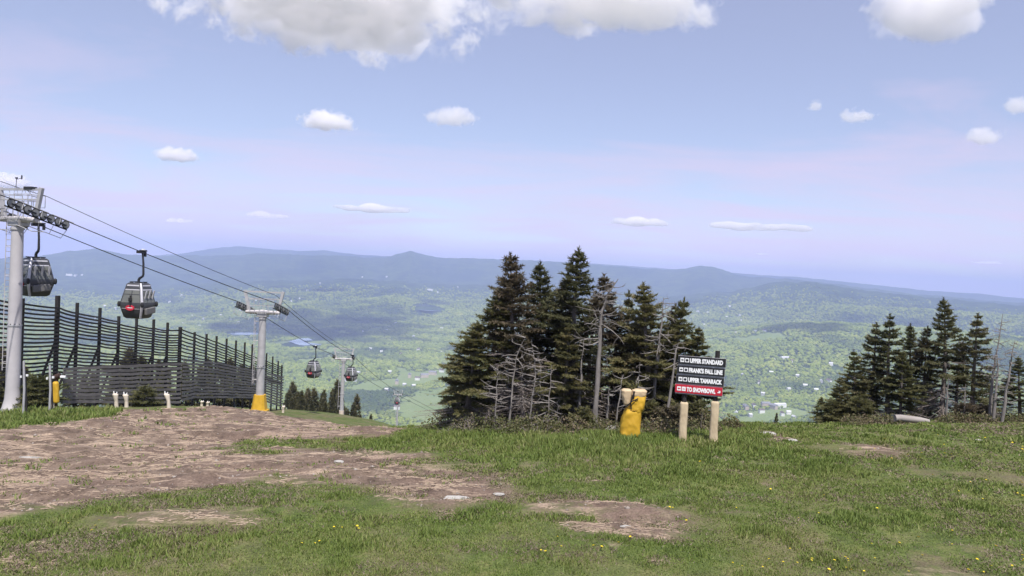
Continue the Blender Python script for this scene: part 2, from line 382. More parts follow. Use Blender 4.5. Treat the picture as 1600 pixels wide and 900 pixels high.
def valley_mat():
    m = bpy.data.materials.new('far woods and meadows'); m.use_nodes = True; t = m.node_tree; b = t.nodes['Principled BSDF']
    P = N(t, 'ShaderNodeNewGeometry').outputs['Position']; A = N(t, 'ShaderNodeAttribute', attribute_name='field'); B = N(t, 'ShaderNodeAttribute', attribute_name='trail')
    def nz(sc, det=5.0, rough=.6): return N(t, 'ShaderNodeTexNoise', ins={'Vector': P, 'Scale': sc, 'Detail': det, 'Roughness': rough}).outputs[0]
    c = ramp(t, nz(.006, 7, .68), [(.30, (.016, .030, .017)), (.42, (.030, .050, .022)), (.55, (.055, .085, .030)), (.70, (.090, .125, .042))])
    c = mixc(t, ramp(t, nz(.0011, 6, .6), [(.53, 0.), (.62, .8)]), c, (.020, .042, .024))        # spruce and hemlock stands
    f = ramp(t, mth(t, 'ADD', A.outputs['Fac'], mth(t, 'MULTIPLY', mth(t, 'SUBTRACT', nz(.02, 5), .5), .8)), [(.42, 0.), (.58, 1.)])
    c = mixc(t, f, c, mixc(t, nz(.004, 4), (.13, .20, .050), (.24, .27, .11)))
    c = mixc(t, mth(t, 'MULTIPLY', B.outputs['Fac'], .16), c, (.26, .32, .16))
    t.links.new(c, b.inputs['Base Color']); b.inputs['Roughness'].default_value = 1.0; b.inputs['Specular IOR Level'].default_value = .05
    bp = N(t, 'ShaderNodeBump', ins={'Strength': 1.0, 'Distance': 14.0, 'Height': nz(.035, 4)}); t.links.new(bp.outputs[0], b.inputs['Normal']); return m
hills = mesh_np('hills', np.stack([vx, vy, vz], 1), vf, [valley_mat()], smooth_=True); attr(hills, 'field', fld); attr(hills, 'trail', trail); tag(hills, kind='structure')

# lakes
water = mat('lake water', (.26, .33, .42), .12, (.20, .27, .36), .002, spec=.5)
def lake(pts, name='lake'):
    P = F(*pts); z = sum(p.z for p in P) / len(P) + 3; m = MB(); c = sum((Vector((p.x, p.y, 0)) for p in P), Vector()) / len(P); ring = []
    n = len(P)
    for k in range(n):
        for s_ in range(4):
            q = P[k].lerp(P[(k + 1) % n], s_ / 4); j = 1 + .12 * (random.random() - .5); ring.append((c.x + (q.x - c.x) * j, c.y + (q.y - c.y) * j, z))
    m.add(ring, [tuple(range(len(ring)))]); o = m.build(name, water); return tag(o, kind='structure')
def lake_at(cx, cy, rx, ry, s): lake([(cx + rx * math.cos(w) * (1 + .3 * math.sin(2 * w + s) + .18 * math.sin(5 * w + 2 * s)), cy + ry * math.sin(w) * (1 + .3 * math.sin(3 * w + s))) for w in np.linspace(0, 6.283, 14, endpoint=False)])
lake_at(482, 536, 25, 4.5, 1); lake_at(672, 485, 20, 4.5, 3); lake_at(440, 448, 14, 1.5, 2); lake_at(382, 522, 30, 2.2, 5); lake_at(660, 478, 12, 1.2, 6)

# ------------------------------------------------------------------ haze
hb = MB(); hb.box((0, 0, (FLOOR - 400 + 480) / 2), (50000, 50000, 480 - (FLOOR - 400)))
hm = bpy.data.materials.new('summer haze'); hm.use_nodes = True; t = hm.node_tree; t.nodes.clear()
pv = N(t, 'ShaderNodeVolumePrincipled', ins={'Color': (.51, .60, .96, 1), 'Density': 8.0e-5, 'Anisotropy': -0.3})
N(t, 'ShaderNodeOutputMaterial', ins={1: pv.outputs[0]})
tag(hb.build('haze', hm), kind='stuff')

# ------------------------------------------------------------------ clouds
def cloud_mat(name, dens, nscale, amp, bias):
    m = bpy.data.materials.new(name); m.use_nodes = True; t = m.node_tree; t.nodes.clear()
    tcn = N(t, 'ShaderNodeTexCoord'); s = N(t, 'ShaderNodeSeparateXYZ', ins={0: tcn.outputs['Object']})
    l2 = N(t, 'ShaderNodeVectorMath', operation='DOT_PRODUCT')
    zz = mth(t, 'MULTIPLY', mth(t, 'MINIMUM', s.outputs[2], 0.0), 2.2)     # flat base
    zz = mth(t, 'ADD', zz, mth(t, 'MAXIMUM', s.outputs[2], 0.0))
    v = N(t, 'ShaderNodeCombineXYZ', ins={0: s.outputs[0], 1: s.outputs[1], 2: zz})
    t.links.new(v.outputs[0], l2.inputs[0]); t.links.new(v.outputs[0], l2.inputs[1])
    P = N(t, 'ShaderNodeNewGeometry').outputs['Position']
    nz = N(t, 'ShaderNodeTexNoise', ins={'Vector': P, 'Scale': nscale, 'Detail': 8.0, 'Roughness': .66, 'Distortion': .35}).outputs[0]
    q = mth(t, 'ADD', mth(t, 'SUBTRACT', 1.0 - bias, l2.outputs['Value']), mth(t, 'MULTIPLY', mth(t, 'SUBTRACT', nz, .5), amp))
    d = mth(t, 'MULTIPLY', mth(t, 'MULTIPLY', q, 7.0, clamp=True), dens)
    pv = N(t, 'ShaderNodeVolumePrincipled', ins={'Color': (1, .985, .99, 1), 'Density': d, 'Anisotropy': .15})
    N(t, 'ShaderNodeOutputMaterial', ins={1: pv.outputs[0]}); m.cycles.volume_sampling = 'MULTIPLE_IMPORTANCE'; m.cycles.volume_step_rate = 1.0 if nscale < .004 else .2; return m
cm_big = cloud_mat('cumulus', .0072, .0031, 3.1, .52); cm_small = cloud_mat('small cumulus', .014, .0100, 3.6, .52); cm_far = cloud_mat('far cumulus', .0085, .0060, 4.0, -1.0)
cm_thin = cloud_mat('thin cumulus', .007, .0090, 3.6, .52)
def cloud(px, py, w, h, base, depth, m, label, base_frac=.3, rot=0):
    """cloud centred on a pixel direction, its altitude above the camera given; w, h in pixels"""
    v = ray(px, py); d = base / v.z; c = CAM + v * d
    sx, sy, sz = 1.2 * w * d / FPX / 2, depth / 2, h * d / FPX / 2
    bm = bmesh.new(); bmesh.ops.create_icosphere(bm, subdivisions=5 if m is cm_far else 3, radius=1.0)
    if m is cm_far:      # small far clouds: lumps in a row over a flat base
        rs = np.random.default_rng(int(px)); puffs = [(Vector((u, rs.uniform(-.3, .3), rs.uniform(-.05, .12))), rs.uniform(.16, .42) * (1 - .55 * abs(u))) for u in np.linspace(-.8, .8, 9) + rs.normal(0, .05, 9)]
        for q in bm.verts:
            n_ = q.co.normalized(); best = .12
            for c_, rad_ in puffs:
                bb = n_.dot(c_); disc = bb * bb - (c_.length_squared - rad_ * rad_)
                if disc > 0: best = max(best, bb + math.sqrt(disc))
            q.co = n_ * best; q.co.z *= 1.9
    for q in bm.verts:
        if q.co.z < 0: q.co.z *= .55
    me = bpy.data.meshes.new('cloud'); bm.to_mesh(me); bm.free(); me.materials.append(m)
    o = bpy.data.objects.new('cloud', me); COL.objects.link(o); o.location = c; o.scale = (sx, sy, sz); o.rotation_euler = (0, 0, rot + math.atan2(-v.x, v.y))
    return tag(o, label, 'cloud', 'summer clouds')
CLOUDS = [
 (515, 10, 560, 205, 1820, 2900, cm_big, 'broad grey-bottomed cloud, largest at the top left of the sky'),
 (945, -4, 390, 200, 1600, 1500, cm_big, 'thick white cloud at the top edge above the central spruces'),
 (1452, 24, 215, 185, 1650, 1000, cm_big, 'white puffy cloud alone in the upper right sky'),
 (276, 246, 66, 40, 1500, 500, cm_small, 'small dense white cloud left of centre above the cabin cable'),
 (510, 194, 84, 52, 1500, 600, cm_small, 'round white puff below the largest cloud'),
 (706, 186, 84, 46, 1500, 600, cm_thin, 'ragged faint white puff right of the round one'),
 (580, 328, 105, 30, 1350, 1800, cm_far, 'long thin white cloud low above the central ridge'),
 (417, 338, 54, 22, 1350, 900, cm_far, 'tiny flat white cloud low over the left ridge'),
 (281, 346, 34, 18, 1350, 700, cm_far, 'tiny white cloud low beside the hanging cabin rope'),
 (1000, 350, 84, 26, 1300, 1500, cm_far, 'thin bright white cloud low right of the central trees'),
 (1190, 356, 125, 30, 1300, 2400, cm_far, 'long faint cloud low over the right ridge'),
 (1274, 167, 30, 24, 1500, 300, cm_thin, 'small faint white puff in the right half of the sky'),
 (1340, 183, 56, 32, 1500, 450, cm_thin, 'pale torn puff below the white puffy cloud'),
 (1536, 217, 60, 44, 1500, 500, cm_thin, 'pale puff near the right edge of the sky'),
 (1590, 168, 40, 40, 1500, 500, cm_thin, 'faint puff cut off by the right edge of the sky'),
 (1190, 397, 16, 6, 900, 600, cm_far, 'tiniest white cloud just above the right ridge'),
 (1540, 411, 36, 10, 900, 900, cm_far, 'small low white cloud at the far right horizon'),
 (14, 288, 66, 44, 1500, 700, cm_small, 'white cloud peeking out behind the nearest lift tower top'),
]
for c in CLOUDS: cloud(*c)

# ------------------------------------------------------------------ far woods: one mass of crowns
def forest_mat():
    m = bpy.data.materials.new('hardwood crowns'); m.use_nodes = True; t = m.node_tree; b = t.nodes['Principled BSDF']
    P = N(t, 'ShaderNodeNewGeometry').outputs['Position']; oi = N(t, 'ShaderNodeObjectInfo')
    nz = N(t, 'ShaderNodeTexNoise', ins={'Vector': P, 'Scale': .006, 'Detail': 4.0}).outputs[0]
    f = mth(t, 'ADD', mth(t, 'MULTIPLY', oi.outputs['Random'], .32), mth(t, 'MULTIPLY', nz, .80))
    c = ramp(t, f, [(.18, (.062, .088, .018)), (.40, (.125, .168, .028)), (.6, (.190, .238, .040)), (.85, (.275, .300, .066))])
    st = N(t, 'ShaderNodeTexNoise', ins={'Vector': P, 'Scale': .0011, 'Detail': 6.0}).outputs[0]
    c = mixc(t, ramp(t, st, [(.53, 0.), (.62, .75)]), c, (.022, .045, .024))
    t.links.new(c, b.inputs['Base Color']); b.inputs['Roughness'].default_value = 1.0; b.inputs['Specular IOR Level'].default_value = .05; return m
def forest():
    n = 420000; r = np.sqrt(rng.uniform(2100 ** 2, 10000 ** 2, n)); a = np.radians(rng.uniform(-40, 40, n)); keep = rng.random(n) < np.where(r < 4300, 1.0, .42) * smooth(10000, 6800, r)
    r, a = r[keep], a[keep]; x, y = r * np.sin(a), r * np.cos(a)
    f_ = np.zeros(len(x))
    i_r = np.clip(np.searchsorted(rv, r), 1, len(rv) - 1); i_a = np.clip(np.searchsorted(np.radians(azv), a), 0, len(azv) - 1)
    f_ = fld[i_r * len(azv) + i_a] + rng.normal(0, .12, len(x)); ok = f_ < .42
    for lk in [o for o in bpy.data.objects if o.name.startswith('lake')]:
        c = np.mean([v.co[:] for v in lk.data.vertices], axis=0); w = np.max([abs(np.array(v.co[:]) - c) for v in lk.data.vertices], axis=0)
        ok &= ((x - c[0]) / (w[0] + 10)) ** 2 + ((y - c[1]) / (w[1] + 10)) ** 2 > 1
    x, y, r = x[ok], y[ok], r[ok]; z = H(x, y)
    s = rng.uniform(4.5, 9.5, len(x)) * np.where(r < 4300, 1.0, 1.55)
    o = mesh_np('far_woods', np.stack([x, y, z + s * .45], 1), np.zeros((0, 3), int), [forest_mat()])
    attr(o, 'size', s)
    g = bpy.data.node_groups.new('crowns', 'GeometryNodeTree')
    g.interface.new_socket('Geometry', in_out='INPUT', socket_type='NodeSocketGeometry'); g.interface.new_socket('Geometry', in_out='OUTPUT', socket_type='NodeSocketGeometry')
    gi = g.nodes.new('NodeGroupInput'); go = g.nodes.new('NodeGroupOutput')
    ico = N(g, 'GeometryNodeMeshIcoSphere', ins={'Radius': 1.0, 'Subdivisions': 2})
    nz = N(g, 'ShaderNodeTexNoise', ins={'Scale': 1.7, 'Detail': 2.0})
    off = N(g, 'ShaderNodeVectorMath', operation='SCALE', ins={0: N(g, 'GeometryNodeInputNormal').outputs[0]}); g.links.new(mth(g, 'MULTIPLY', mth(g, 'SUBTRACT', nz.outputs[0], .5), 1.5), off.inputs['Scale'])
    sp = N(g, 'GeometryNodeSetPosition', ins={'Geometry': ico.outputs[0], 'Offset': off.outputs[0]})
    sm = N(g, 'GeometryNodeSetMaterial', ins={'Geometry': sp.outputs[0], 'Material': o.data.materials[0]})
    na = N(g, 'GeometryNodeInputNamedAttribute', data_type='FLOAT', ins={'Name': 'size'})
    rr_ = N(g, 'FunctionNodeRandomValue', data_type='FLOAT_VECTOR', ins={0: (0, 0, 0), 1: (.4, .4, 6.28)})
    iop = N(g, 'GeometryNodeInstanceOnPoints', ins={'Points': gi.outputs[0], 'Instance': sm.outputs[0], 'Rotation': rr_.outputs[0], 'Scale': na.outputs['Attribute']})
    g.links.new(iop.outputs[0], go.inputs[0])
    o.modifiers.new('crowns', 'NODES').node_group = g
    tag(o, 'pale green hardwood forest filling the valley below the summit', 'forest', kind='stuff')
forest()

# ------------------------------------------------------------------ houses in the valley
wall_m = [mat('white siding', (.80, .79, .76), .6, (.70, .69, .66), .3), mat('tan siding', (.55, .46, .36), .7, None, .3), mat('grey siding', (.48, .48, .47), .7, None, .3)]
roof_m = [mat('pale metal roof', (.66, .66, .66), .45, None, .2), mat('brown shingle roof', (.16, .12, .10), .9, None, .3), mat('grey shingle roof', (.25, .25, .26), .9, None, .3)]
def house_mesh(w, l, h, rh, wm, rm):
    m = MB(); m.box((0, 0, h / 2 - 2), (w, l, h + 4)); nb = len(m.f)
    e = .6; v = [(-w/2-e, -l/2-e, h-.2), (w/2+e, -l/2-e, h-.2), (w/2+e, l/2+e, h-.2), (-w/2-e, l/2+e, h-.2), (0, -l/2-e, h+rh), (0, l/2+e, h+rh)]
    m.add(v, [(0, 1, 4), (2, 3, 5), (1, 2, 5, 4), (3, 0, 4, 5), (0, 3, 2, 1)])
    me = bpy.data.meshes.new('valley_house'); me.from_pydata(m.v, [], m.f); me.materials.append(wm); me.materials.append(rm)
    for i, p in enumerate(me.polygons): p.material_index = 0 if i < nb else 1
    return me
HM = [house_mesh(9, 14, 6, 4, wall_m[0], roof_m[0]), house_mesh(10, 18, 7, 4.5, wall_m[0], roof_m[1]), house_mesh(12, 30, 9, 5, wall_m[1], roof_m[2]), house_mesh(9, 12, 6, 4, wall_m[2], roof_m[0]), house_mesh(14, 44, 9, 4, wall_m[0], roof_m[0])]
HP = [(1165,640,2),(1178,637,1),(1196,636,2),(1208,639,2),(1218,637,4),(1232,648,0),(1222,650,1),(1190,646,1),(1150,648,0),(1240,655,0),(1172,652,3),
      (1210,565,0),(1226,563,4),(1238,567,1),(1298,571,0),(1186,600,1),(1258,606,0),(1295,598,1),(1283,598,0),(1205,585,0),(1180,520,0),(1194,519,1),(1150,522,0),(1275,612,0),(1160,588,0),(1246,590,3),(1232,612,0),(1192,618,3),
      (1090,489,4),(1106,490,0),(1135,497,0),(1158,502,0),(1156,494,0),(1100,510,0),(1140,480,0),
      (548,598,4),(609,584,0),(654,548,1),(579,548,0),(596,552,0),(627,556,1),(690,553,0),(640,590,2),(652,594,1),(663,590,2),(676,586,2),(690,582,1),(620,600,2),(632,604,0),(604,612,3),(646,606,3),(560,585,0),(620,640,1),
      (480,455,0),(500,444,0),(468,468,0),(455,472,0),(430,463,0),(566,434,0),(604,434,0),(715,450,0),(672,455,4),(684,458,0),(618,507,0),(567,520,0),(646,529,4),(604,518,0),(690,515,0),(720,532,0),
      (300,496,0),(318,500,0),(360,502,0),(345,495,3),(372,506,0),(285,508,0),(398,508,0),(312,512,0),(180,484,0),(164,480,0),(265,474,0),(284,463,0),(108,431,4),(118,432,4),(128,431,0),(375,487,0),(400,470,0),(420,500,0),(150,500,0),(250,520,0)]
for k, (px, py, q) in enumerate(HP):
    p = gp_far(px, py); o = bpy.data.objects.new('valley_house', HM[q] if q != 0 or k % 3 else HM[3]); COL.objects.link(o); o.location = p + Vector((0, 0, 4)); o.rotation_euler.z = random.choice((0, 1.57)) + random.uniform(-.5, .5) + math.pi / 2
    dd = math.hypot(p.x, p.y); s_ = min(1.15 + dd / 14000, 1.7); o.scale = (s_, s_, s_)
    reg = ('tiny pale house in the cluster on the slope below the small lone sapling' if py > 625 and px > 1100 else 'tiny pale house on the green hillside right of the trail sign' if px > 1120 and py > 505 else 'tiny white speck of a house at the foot of the right-hand ridge' if px > 1000 else 'tiny house by the open trails left of the central clump' if py > 540 else 'tiny white house on or near the cloud-shaded land in mid valley' if px > 460 and py > 500 else 'tiny white house on the hazy flats below the central ridge' if px > 410 else 'tiny white building at the foot of the left ski mountain' if py < 440 else 'tiny white house in the woods seen above the snow fence')
    tag(o, reg, 'house', 'far houses: ' + reg[10:])

# ------------------------------------------------------------------ spruces
bark = mat('spruce bark', (.20, .17, .15), .9, (.10, .085, .075), 9, bump=.6, bscale=30, stretch=(1, 1, .25))
deadw = mat('weathered dead wood', (.25, .228, .21), .85, (.13, .115, .105), 6, bump=.4, bscale=30, stretch=(1, 1, .3))
twigm = mat('dead twigs', (.32, .275, .25), .9, (.19, .16, .145), 5)
need_a = leafmat('spruce needles', [(.060, .067, .036), (.112, .116, .057), (.172, .162, .082), (.25, .205, .125)], .9, .42)
need_b = leafmat('olive fir needles', [(.066, .077, .037), (.122, .130, .055), (.195, .182, .080), (.27, .225, .118)], .9, .42)
need_c = leafmat('brownish spruce needles', [(.058, .056, .036), (.108, .096, .058), (.162, .132, .088), (.22, .17, .125)], .9, .38)
def needles(P0, D, U, rs, step, ln, wd):
    """triangles for twigs P0 -> P0+D ; U = side direction"""
    L = np.linalg.norm(D, axis=1); n = np.maximum(2, (L / step).astype(int)); idx = np.repeat(np.arange(len(L)), n)
    k = np.concatenate([np.arange(c) for c in n]); s = (k + rs.random(len(k))) / n[idx]
    P = P0[idx] + D[idx] * s[:, None]; d = D[idx] / L[idx][:, None]; u = U[idx]; up = np.cross(d, u)
    out = []
    for side in (-1, 1, 0):
        m = len(P); ang = rs.uniform(.4, 1.0, m) * side; el = rs.normal(0.12 if side else .9, .35, m)
        v = d * np.cos(ang)[:, None] + u * np.sin(ang)[:, None] + up * el[:, None]; v /= np.linalg.norm(v, axis=1)[:, None]
        w = np.cross(v, up) + rs.normal(0, .35, (m, 3)); w /= np.linalg.norm(w, axis=1)[:, None] + 1e-9
        l = ln * rs.uniform(.7, 1.3, m)[:, None]; ww = wd * rs.uniform(.7, 1.3, m)[:, None]
        out.append(np.stack([P - w * ww / 2, P + w * ww / 2, P + v * l], 1))
    return np.concatenate(out).reshape(-1, 3)
def spruce_data(seed, h=6.0, rad=1.5, live=.30, sparse=0.0, levels=30, per=5, step=.050, ln=.125, wd=.052, wind=0.0, topbare=False, shape=.8):
    rs = np.random.default_rng(seed); tr = MB(); dd = MB(); P0 = []; D = []; U = []
    lean = rs.normal(0, .02, 2); bend = rs.normal(0, .08, 2)
    def axis(t): return Vector((lean[0] * h * t + bend[0] * math.sin(t * 3), lean[1] * h * t + bend[1] * math.sin(t * 2.6), h * t))
    r0 = h * .019 + .03
    tr.tube([axis(t) for t in np.linspace(0, 1.0, 12)], [r0 * (1 - .96 * t) + (.04 if t == 0 else 0) for t in np.linspace(0, 1.0, 12)], 7)
    for t in np.arange(.93, 1.0, .01): P0.append(axis(t)); D.append(axis(min(1, t + .014)) - axis(t)); U.append(Vector((math.cos(t * 900), math.sin(t * 900), 0)))
    for lv in range(levels):
        t = (.05 + .93 * (lv + rs.uniform(-.3, .3)) / levels)
        if t < .02 or t > .985: continue
        cnt = per if t < .9 else 4
        a0 = rs.uniform(0, 6.28)
        for b in range(cnt):
            if rs.random() < sparse * (1 - t) + .06: continue
            az = a0 + 6.283 * b / cnt + rs.normal(0, .25)
            L = rad * (1 - t) ** (shape + .25 * max(0, t - .6)) * min(1, (t + .30) / .45) * rs.uniform(.55, 1.22) + .10 * (1.15 - t)
            L *= 1 + wind * math.cos(az)
            pitch = -.22 + .85 * t ** 1.6 + rs.normal(0, .10); base = axis(t); h_ = Vector((math.cos(az), math.sin(az), 0))
            alive = t > live + rs.normal(0, .10)
            droop = rs.uniform(.10, .35) * (1 - t)
            def pt(s): return base + h_ * (L * s * math.cos(pitch)) + Vector((0, 0, L * (math.sin(pitch) * s - droop * s * s + droop * .75 * s ** 3)))
            pts = [pt(s) for s in (0, .3, .6, .85, 1.0)]
            br = .008 + .010 * L
            (dd if not alive else tr).tube(pts, [br, br * .8, br * .55, br * .35, br * .15], 3, False)
            side = Vector((-h_.y, h_.x, 0)); nt_ = max(3, int(L / (.085 if alive else .16)))
            inner = (.30 if t < .75 else .08) if alive else .15
            if alive:
                for s in np.arange(.5 if t < .7 else .1, 1.0, .25):
                    a = pt(s); b_ = pt(min(1.0, s + .25)); P0.append(a); D.append(b_ - a); U.append(side)
                P0.append(pts[-1]); D.append((pts[-1] - pts[-2]).normalized() * .08); U.append(side)
            for q in range(nt_):
                s = inner + (1 - inner) * (q + rs.random()) / nt_; p = pt(s); fw = (pt(min(1, s + .05)) - pt(max(0, s - .05))).normalized()
                for sd in (-1, 1):
                    if not alive and rs.random() < .25: continue
                    l = (.34 * L * (1 - s) + .10) * rs.uniform(.7, 1.25); an = rs.uniform(.75, 1.15)
                    d = fw * math.cos(an) + side * sd * math.sin(an) + Vector((0, 0, rs.normal(-.06, .16))); d = d.normalized() * l
                    if alive: P0.append(p); D.append(d); U.append(fw)
                    else:
                        m_ = p + d * .55 + Vector((0, 0, rs.normal(0, .03))); dd.tube([p, m_, p + d * rs.uniform(.8, 1.5)], [.006, .0045, .002], 3, False)
    P0 = np.array([tuple(p) for p in P0]); D = np.array([tuple(p) for p in D]); U = np.array([tuple(p) for p in U])
    fv = needles(P0, D, U, rs, step, ln, wd)
    return tr, dd, fv
def spruce_proto(seed, nm, **kw):
    tr, dd, fv = spruce_data(seed, **kw); root = thing('spruce_tree', 'spruce', 'tree')
    tr.build('trunk', bark, root)
    tag(mesh_np('crown', fv, np.arange(len(fv)).reshape(-1, 3), [nm], root), kind='stuff')
    if dd.v: tag(dd.build('dead_branches', twigm, root), kind='stuff')
    root['h'] = kw.get('h', 6.0); return root
PROTO = [spruce_proto(1, need_c, h=6, rad=1.95, live=.48, sparse=.22, wind=.1), spruce_proto(2, need_a, h=6, rad=1.75, live=.36, sparse=.1),
         spruce_proto(3, need_b, h=6, rad=2.1, live=.30, sparse=.1), spruce_proto(4, need_c, h=6, rad=1.8, live=.62, sparse=.2, wind=.25),
         spruce_proto(5, need_a, h=6, rad=1.5, live=.18, sparse=.30, levels=27, wind=.2), spruce_proto(6, need_b, h=6, rad=2.3, live=.10, levels=28)]
SMALL = [spruce_proto(20, need_a, h=4, rad=1.0, live=.05, levels=15, per=5, step=.12, ln=.24, wd=.11), spruce_proto(21, need_a, h=4, rad=.8, live=.05, levels=16, per=4, step=.12, ln=.24, wd=.10)]
SHRUB = [spruce_proto(30, need_b, h=1.5, rad=1.15, live=.0, levels=12, per=7, step=.05, ln=.10, wd=.045, shape=.45), spruce_proto(31, need_c, h=1.3, rad=1.3, live=.1, levels=11, per=7, step=.05, ln=.10, wd=.045, shape=.4)]
_used = set()
def plant(proto, loc, h, rz, label, group, wide=1.0, name='spruce_tree', cat='tree'):
    if proto.name in _used: o = copy_tree(proto)
    else: o = proto; _used.add(proto.name)
    o.name = name; o.location = loc; o.rotation_euler = (random.gauss(0, .025), random.gauss(0, .025), rz); s = h / proto['h']; kx = random.uniform(.9, 1.15); o.scale = (s * wide * kx, s * wide / kx, s)
    return tag(o, label, cat, group)
def tree_at(proto, px, top, d, label, group, wide=1.0, rz=None, **kw):
    p = pix(px, 600, d); z = hz(p.x, p.y); h = pix(px, top, d).z - z
    # keep the tip on its column: the camera's roll shifts the base
    p = pix(px - (660 - top) * .045 * .5, 600, d)
    return plant(proto, (p.x, p.y, hz(p.x, p.y) - .05), h, random.uniform(0, 6.28) if rz is None else rz, label, group, wide, **kw)
CG = 'spruces in the central clump'
for q in [(0, 808, 392, 29.2, 'tall ragged spruce, tallest in the left half of the central clump', 1.0), (1, 840, 407, 30.6, 'tall spruce just right of the ragged one, left half of the central clump', 1.0),
          (2, 762, 450, 29.0, 'bushy spruce on the left shoulder of the central clump', 1.15), (1, 905, 386, 29.5, 'tallest spruce of all, pointed top in the middle of the central clump', 1.05),
          (3, 868, 434, 30.8, 'brownish spruce between the two tallest ones of the central clump', 1.0), (2, 732, 500, 28.6, 'short spruce low on the left flank of the central clump', 1.3),
          (5, 718, 560, 29.4, 'lowest wide spruce at the left end of the central clump', .8), (0, 937, 426, 30.8, 'spruce close right of the tallest one in the central clump', 1.0),
          (4, 983, 452, 32.0, 'thin dark spruce behind the dead trunks of the central clump', .8), (2, 1029, 441, 30.0, 'broad green spruce, highest in the right half of the central clump', 1.15),
          (5, 1062, 462, 30.4, 'dense spruce forming the right shoulder of the central clump', .85), (4, 1008, 462, 32.2, 'thin spruce between the two dead trunks of the central clump', .85),
          (2, 1082, 508, 30.8, 'shorter spruce at the right end of the central clump', 1.25), (3, 785, 470, 31.5, 'brownish spruce behind the left front of the central clump', 1.1), (3, 960, 482, 31.6, 'brownish spruce behind the tall dead trunk', 1.15),
          (3, 787, 432, 31.2, 'brownish pointed spruce behind the left tall pair of the central clump', 1.0), (2, 853, 452, 31.8, 'olive spruce in the saddle left of the tallest one', 1.0), (3, 925, 462, 32.2, 'brownish spruce right behind the tallest one', 1.0), (2, 995, 490, 32.8, 'olive spruce low between the two grey dead tops', 1.1), (3, 1048, 472, 31.8, 'brownish spruce behind the broad green one', 1.0), (0, 885, 458, 32.4, 'ragged spruce hidden left behind the tallest one', 1.0), (3, 825, 520, 28.0, 'mostly bare brown spruce at the front of the central clump', 1.2), (2, 882, 505, 28.2, 'half-height olive spruce at the front middle of the central clump', 1.1)]:
    tree_at(PROTO[q[0]], q[1], q[2], q[3], q[4], CG, q[5] * 1.12)
for i, (px, top, d) in enumerate(((735, 560, 32), (775, 545, 33), (815, 530, 33.5), (850, 540, 33), (892, 530, 33.5), (930, 545, 33), (965, 550, 33.5), (1000, 545, 33.5), (1040, 540, 33), (1072, 560, 32.5))):
    tree_at(PROTO[5], px, top, d, 'wide low spruce filling the back of the central clump', 'low spruces behind the central clump', .8)
RG = 'spruces in the right-hand clump'
for q in [(4, 1364, 502, 33.5, 'slim spire-topped spruce on the left of the right-hand clump', 1.1), (4, 1394, 489, 33, 'spruce with lopsided top, second spire of the right-hand clump', 1.1), (1, 1428, 505, 34, 'middle spruce in the dip of the right-hand clump', 1.0),
          (0, 1450, 507, 33, 'small-topped spruce left of the tallest in the right-hand clump', .9), (1, 1478, 464, 32.5, 'tallest spruce of the right-hand clump', 1.05), (4, 1526, 487, 32.5, 'windswept spruce right of the tallest in the right-hand clump', 1.1),
          (5, 1340, 545, 33.5, 'bushy spruce low on the left flank of the right-hand clump', 1.0), (5, 1312, 586, 33.2, 'small spruce second from the left end of the right-hand clump', 1.0), (2, 1287, 618, 33.6, 'tiny spruce at the left end of the right-hand clump', 1.6),
          (3, 1500, 530, 34, 'brownish spruce behind the tallest in the right-hand clump', 1.15), (2, 1412, 545, 32.4, 'green spruce at the front of the right-hand clump', 1.15), (2, 1600, 556, 34, 'spruce at the right edge of the picture', 1.3), (0, 1572, 588, 35, 'dark low spruce behind the grey dead trunks at the right', 1.3), (3, 1375, 560, 34.5, 'brownish spruce filling the left middle of the right-hand clump', 1.3),
          (5, 1455, 570, 34.5, 'wide low spruce in the middle of the right-hand clump', .9), (5, 1545, 585, 35, 'wide low spruce behind the windswept one', .9)]:
    tree_at(PROTO[q[0]], q[1], q[2], q[3], q[4], RG, q[5])
tree_at(SMALL[1], 1216, 644, 36, 'tiny lone spruce sapling on the crest between the two clumps', 'lone sapling', .9)
# spruces on the slope below the lift and behind the snow fence
k = 0
for px in range(452, 590, 6):
    for d in (118 + random.uniform(0, 12), 150 + random.uniform(0, 25)):
        top = 594 + max(0, px - 530) * .85 + random.uniform(0, 1) ** .6 * 36 + (d < 140) * 10
        x = px + random.uniform(-3, 3)
        if abs(x - 533) < 7 and d < 140: continue
        tree_at(SMALL[k % 2], x, top, d, 'small dark spruce in the nearer row down the slope below the snow fence' if d < 140 else 'small dark spruce in the farther row, tip rising behind the nearer slope spruces', 'spruces down the slope', .8); k += 1
for px, top, d in ((-4,545,58),(22,560,60),(42,572,57),(52,590,52),(66,585,56),(-15,575,50),(30,600,50),(58,610,49),(196,560,84),(206,545,88),(218,556,86),(232,570,84),(248,562,90),(176,575,82),(262,572,86),(294,566,95),(310,572,98),(330,560,102),(345,568,104),(362,560,108),(376,570,110),(392,572,112),(150,582,80),(130,588,78),(112,590,76)):
    tree_at(SMALL[random.randrange(2)], px, top, d, 'dark spruce showing through the slats behind the snow fence', 'spruces behind the snow fence', 1.2)
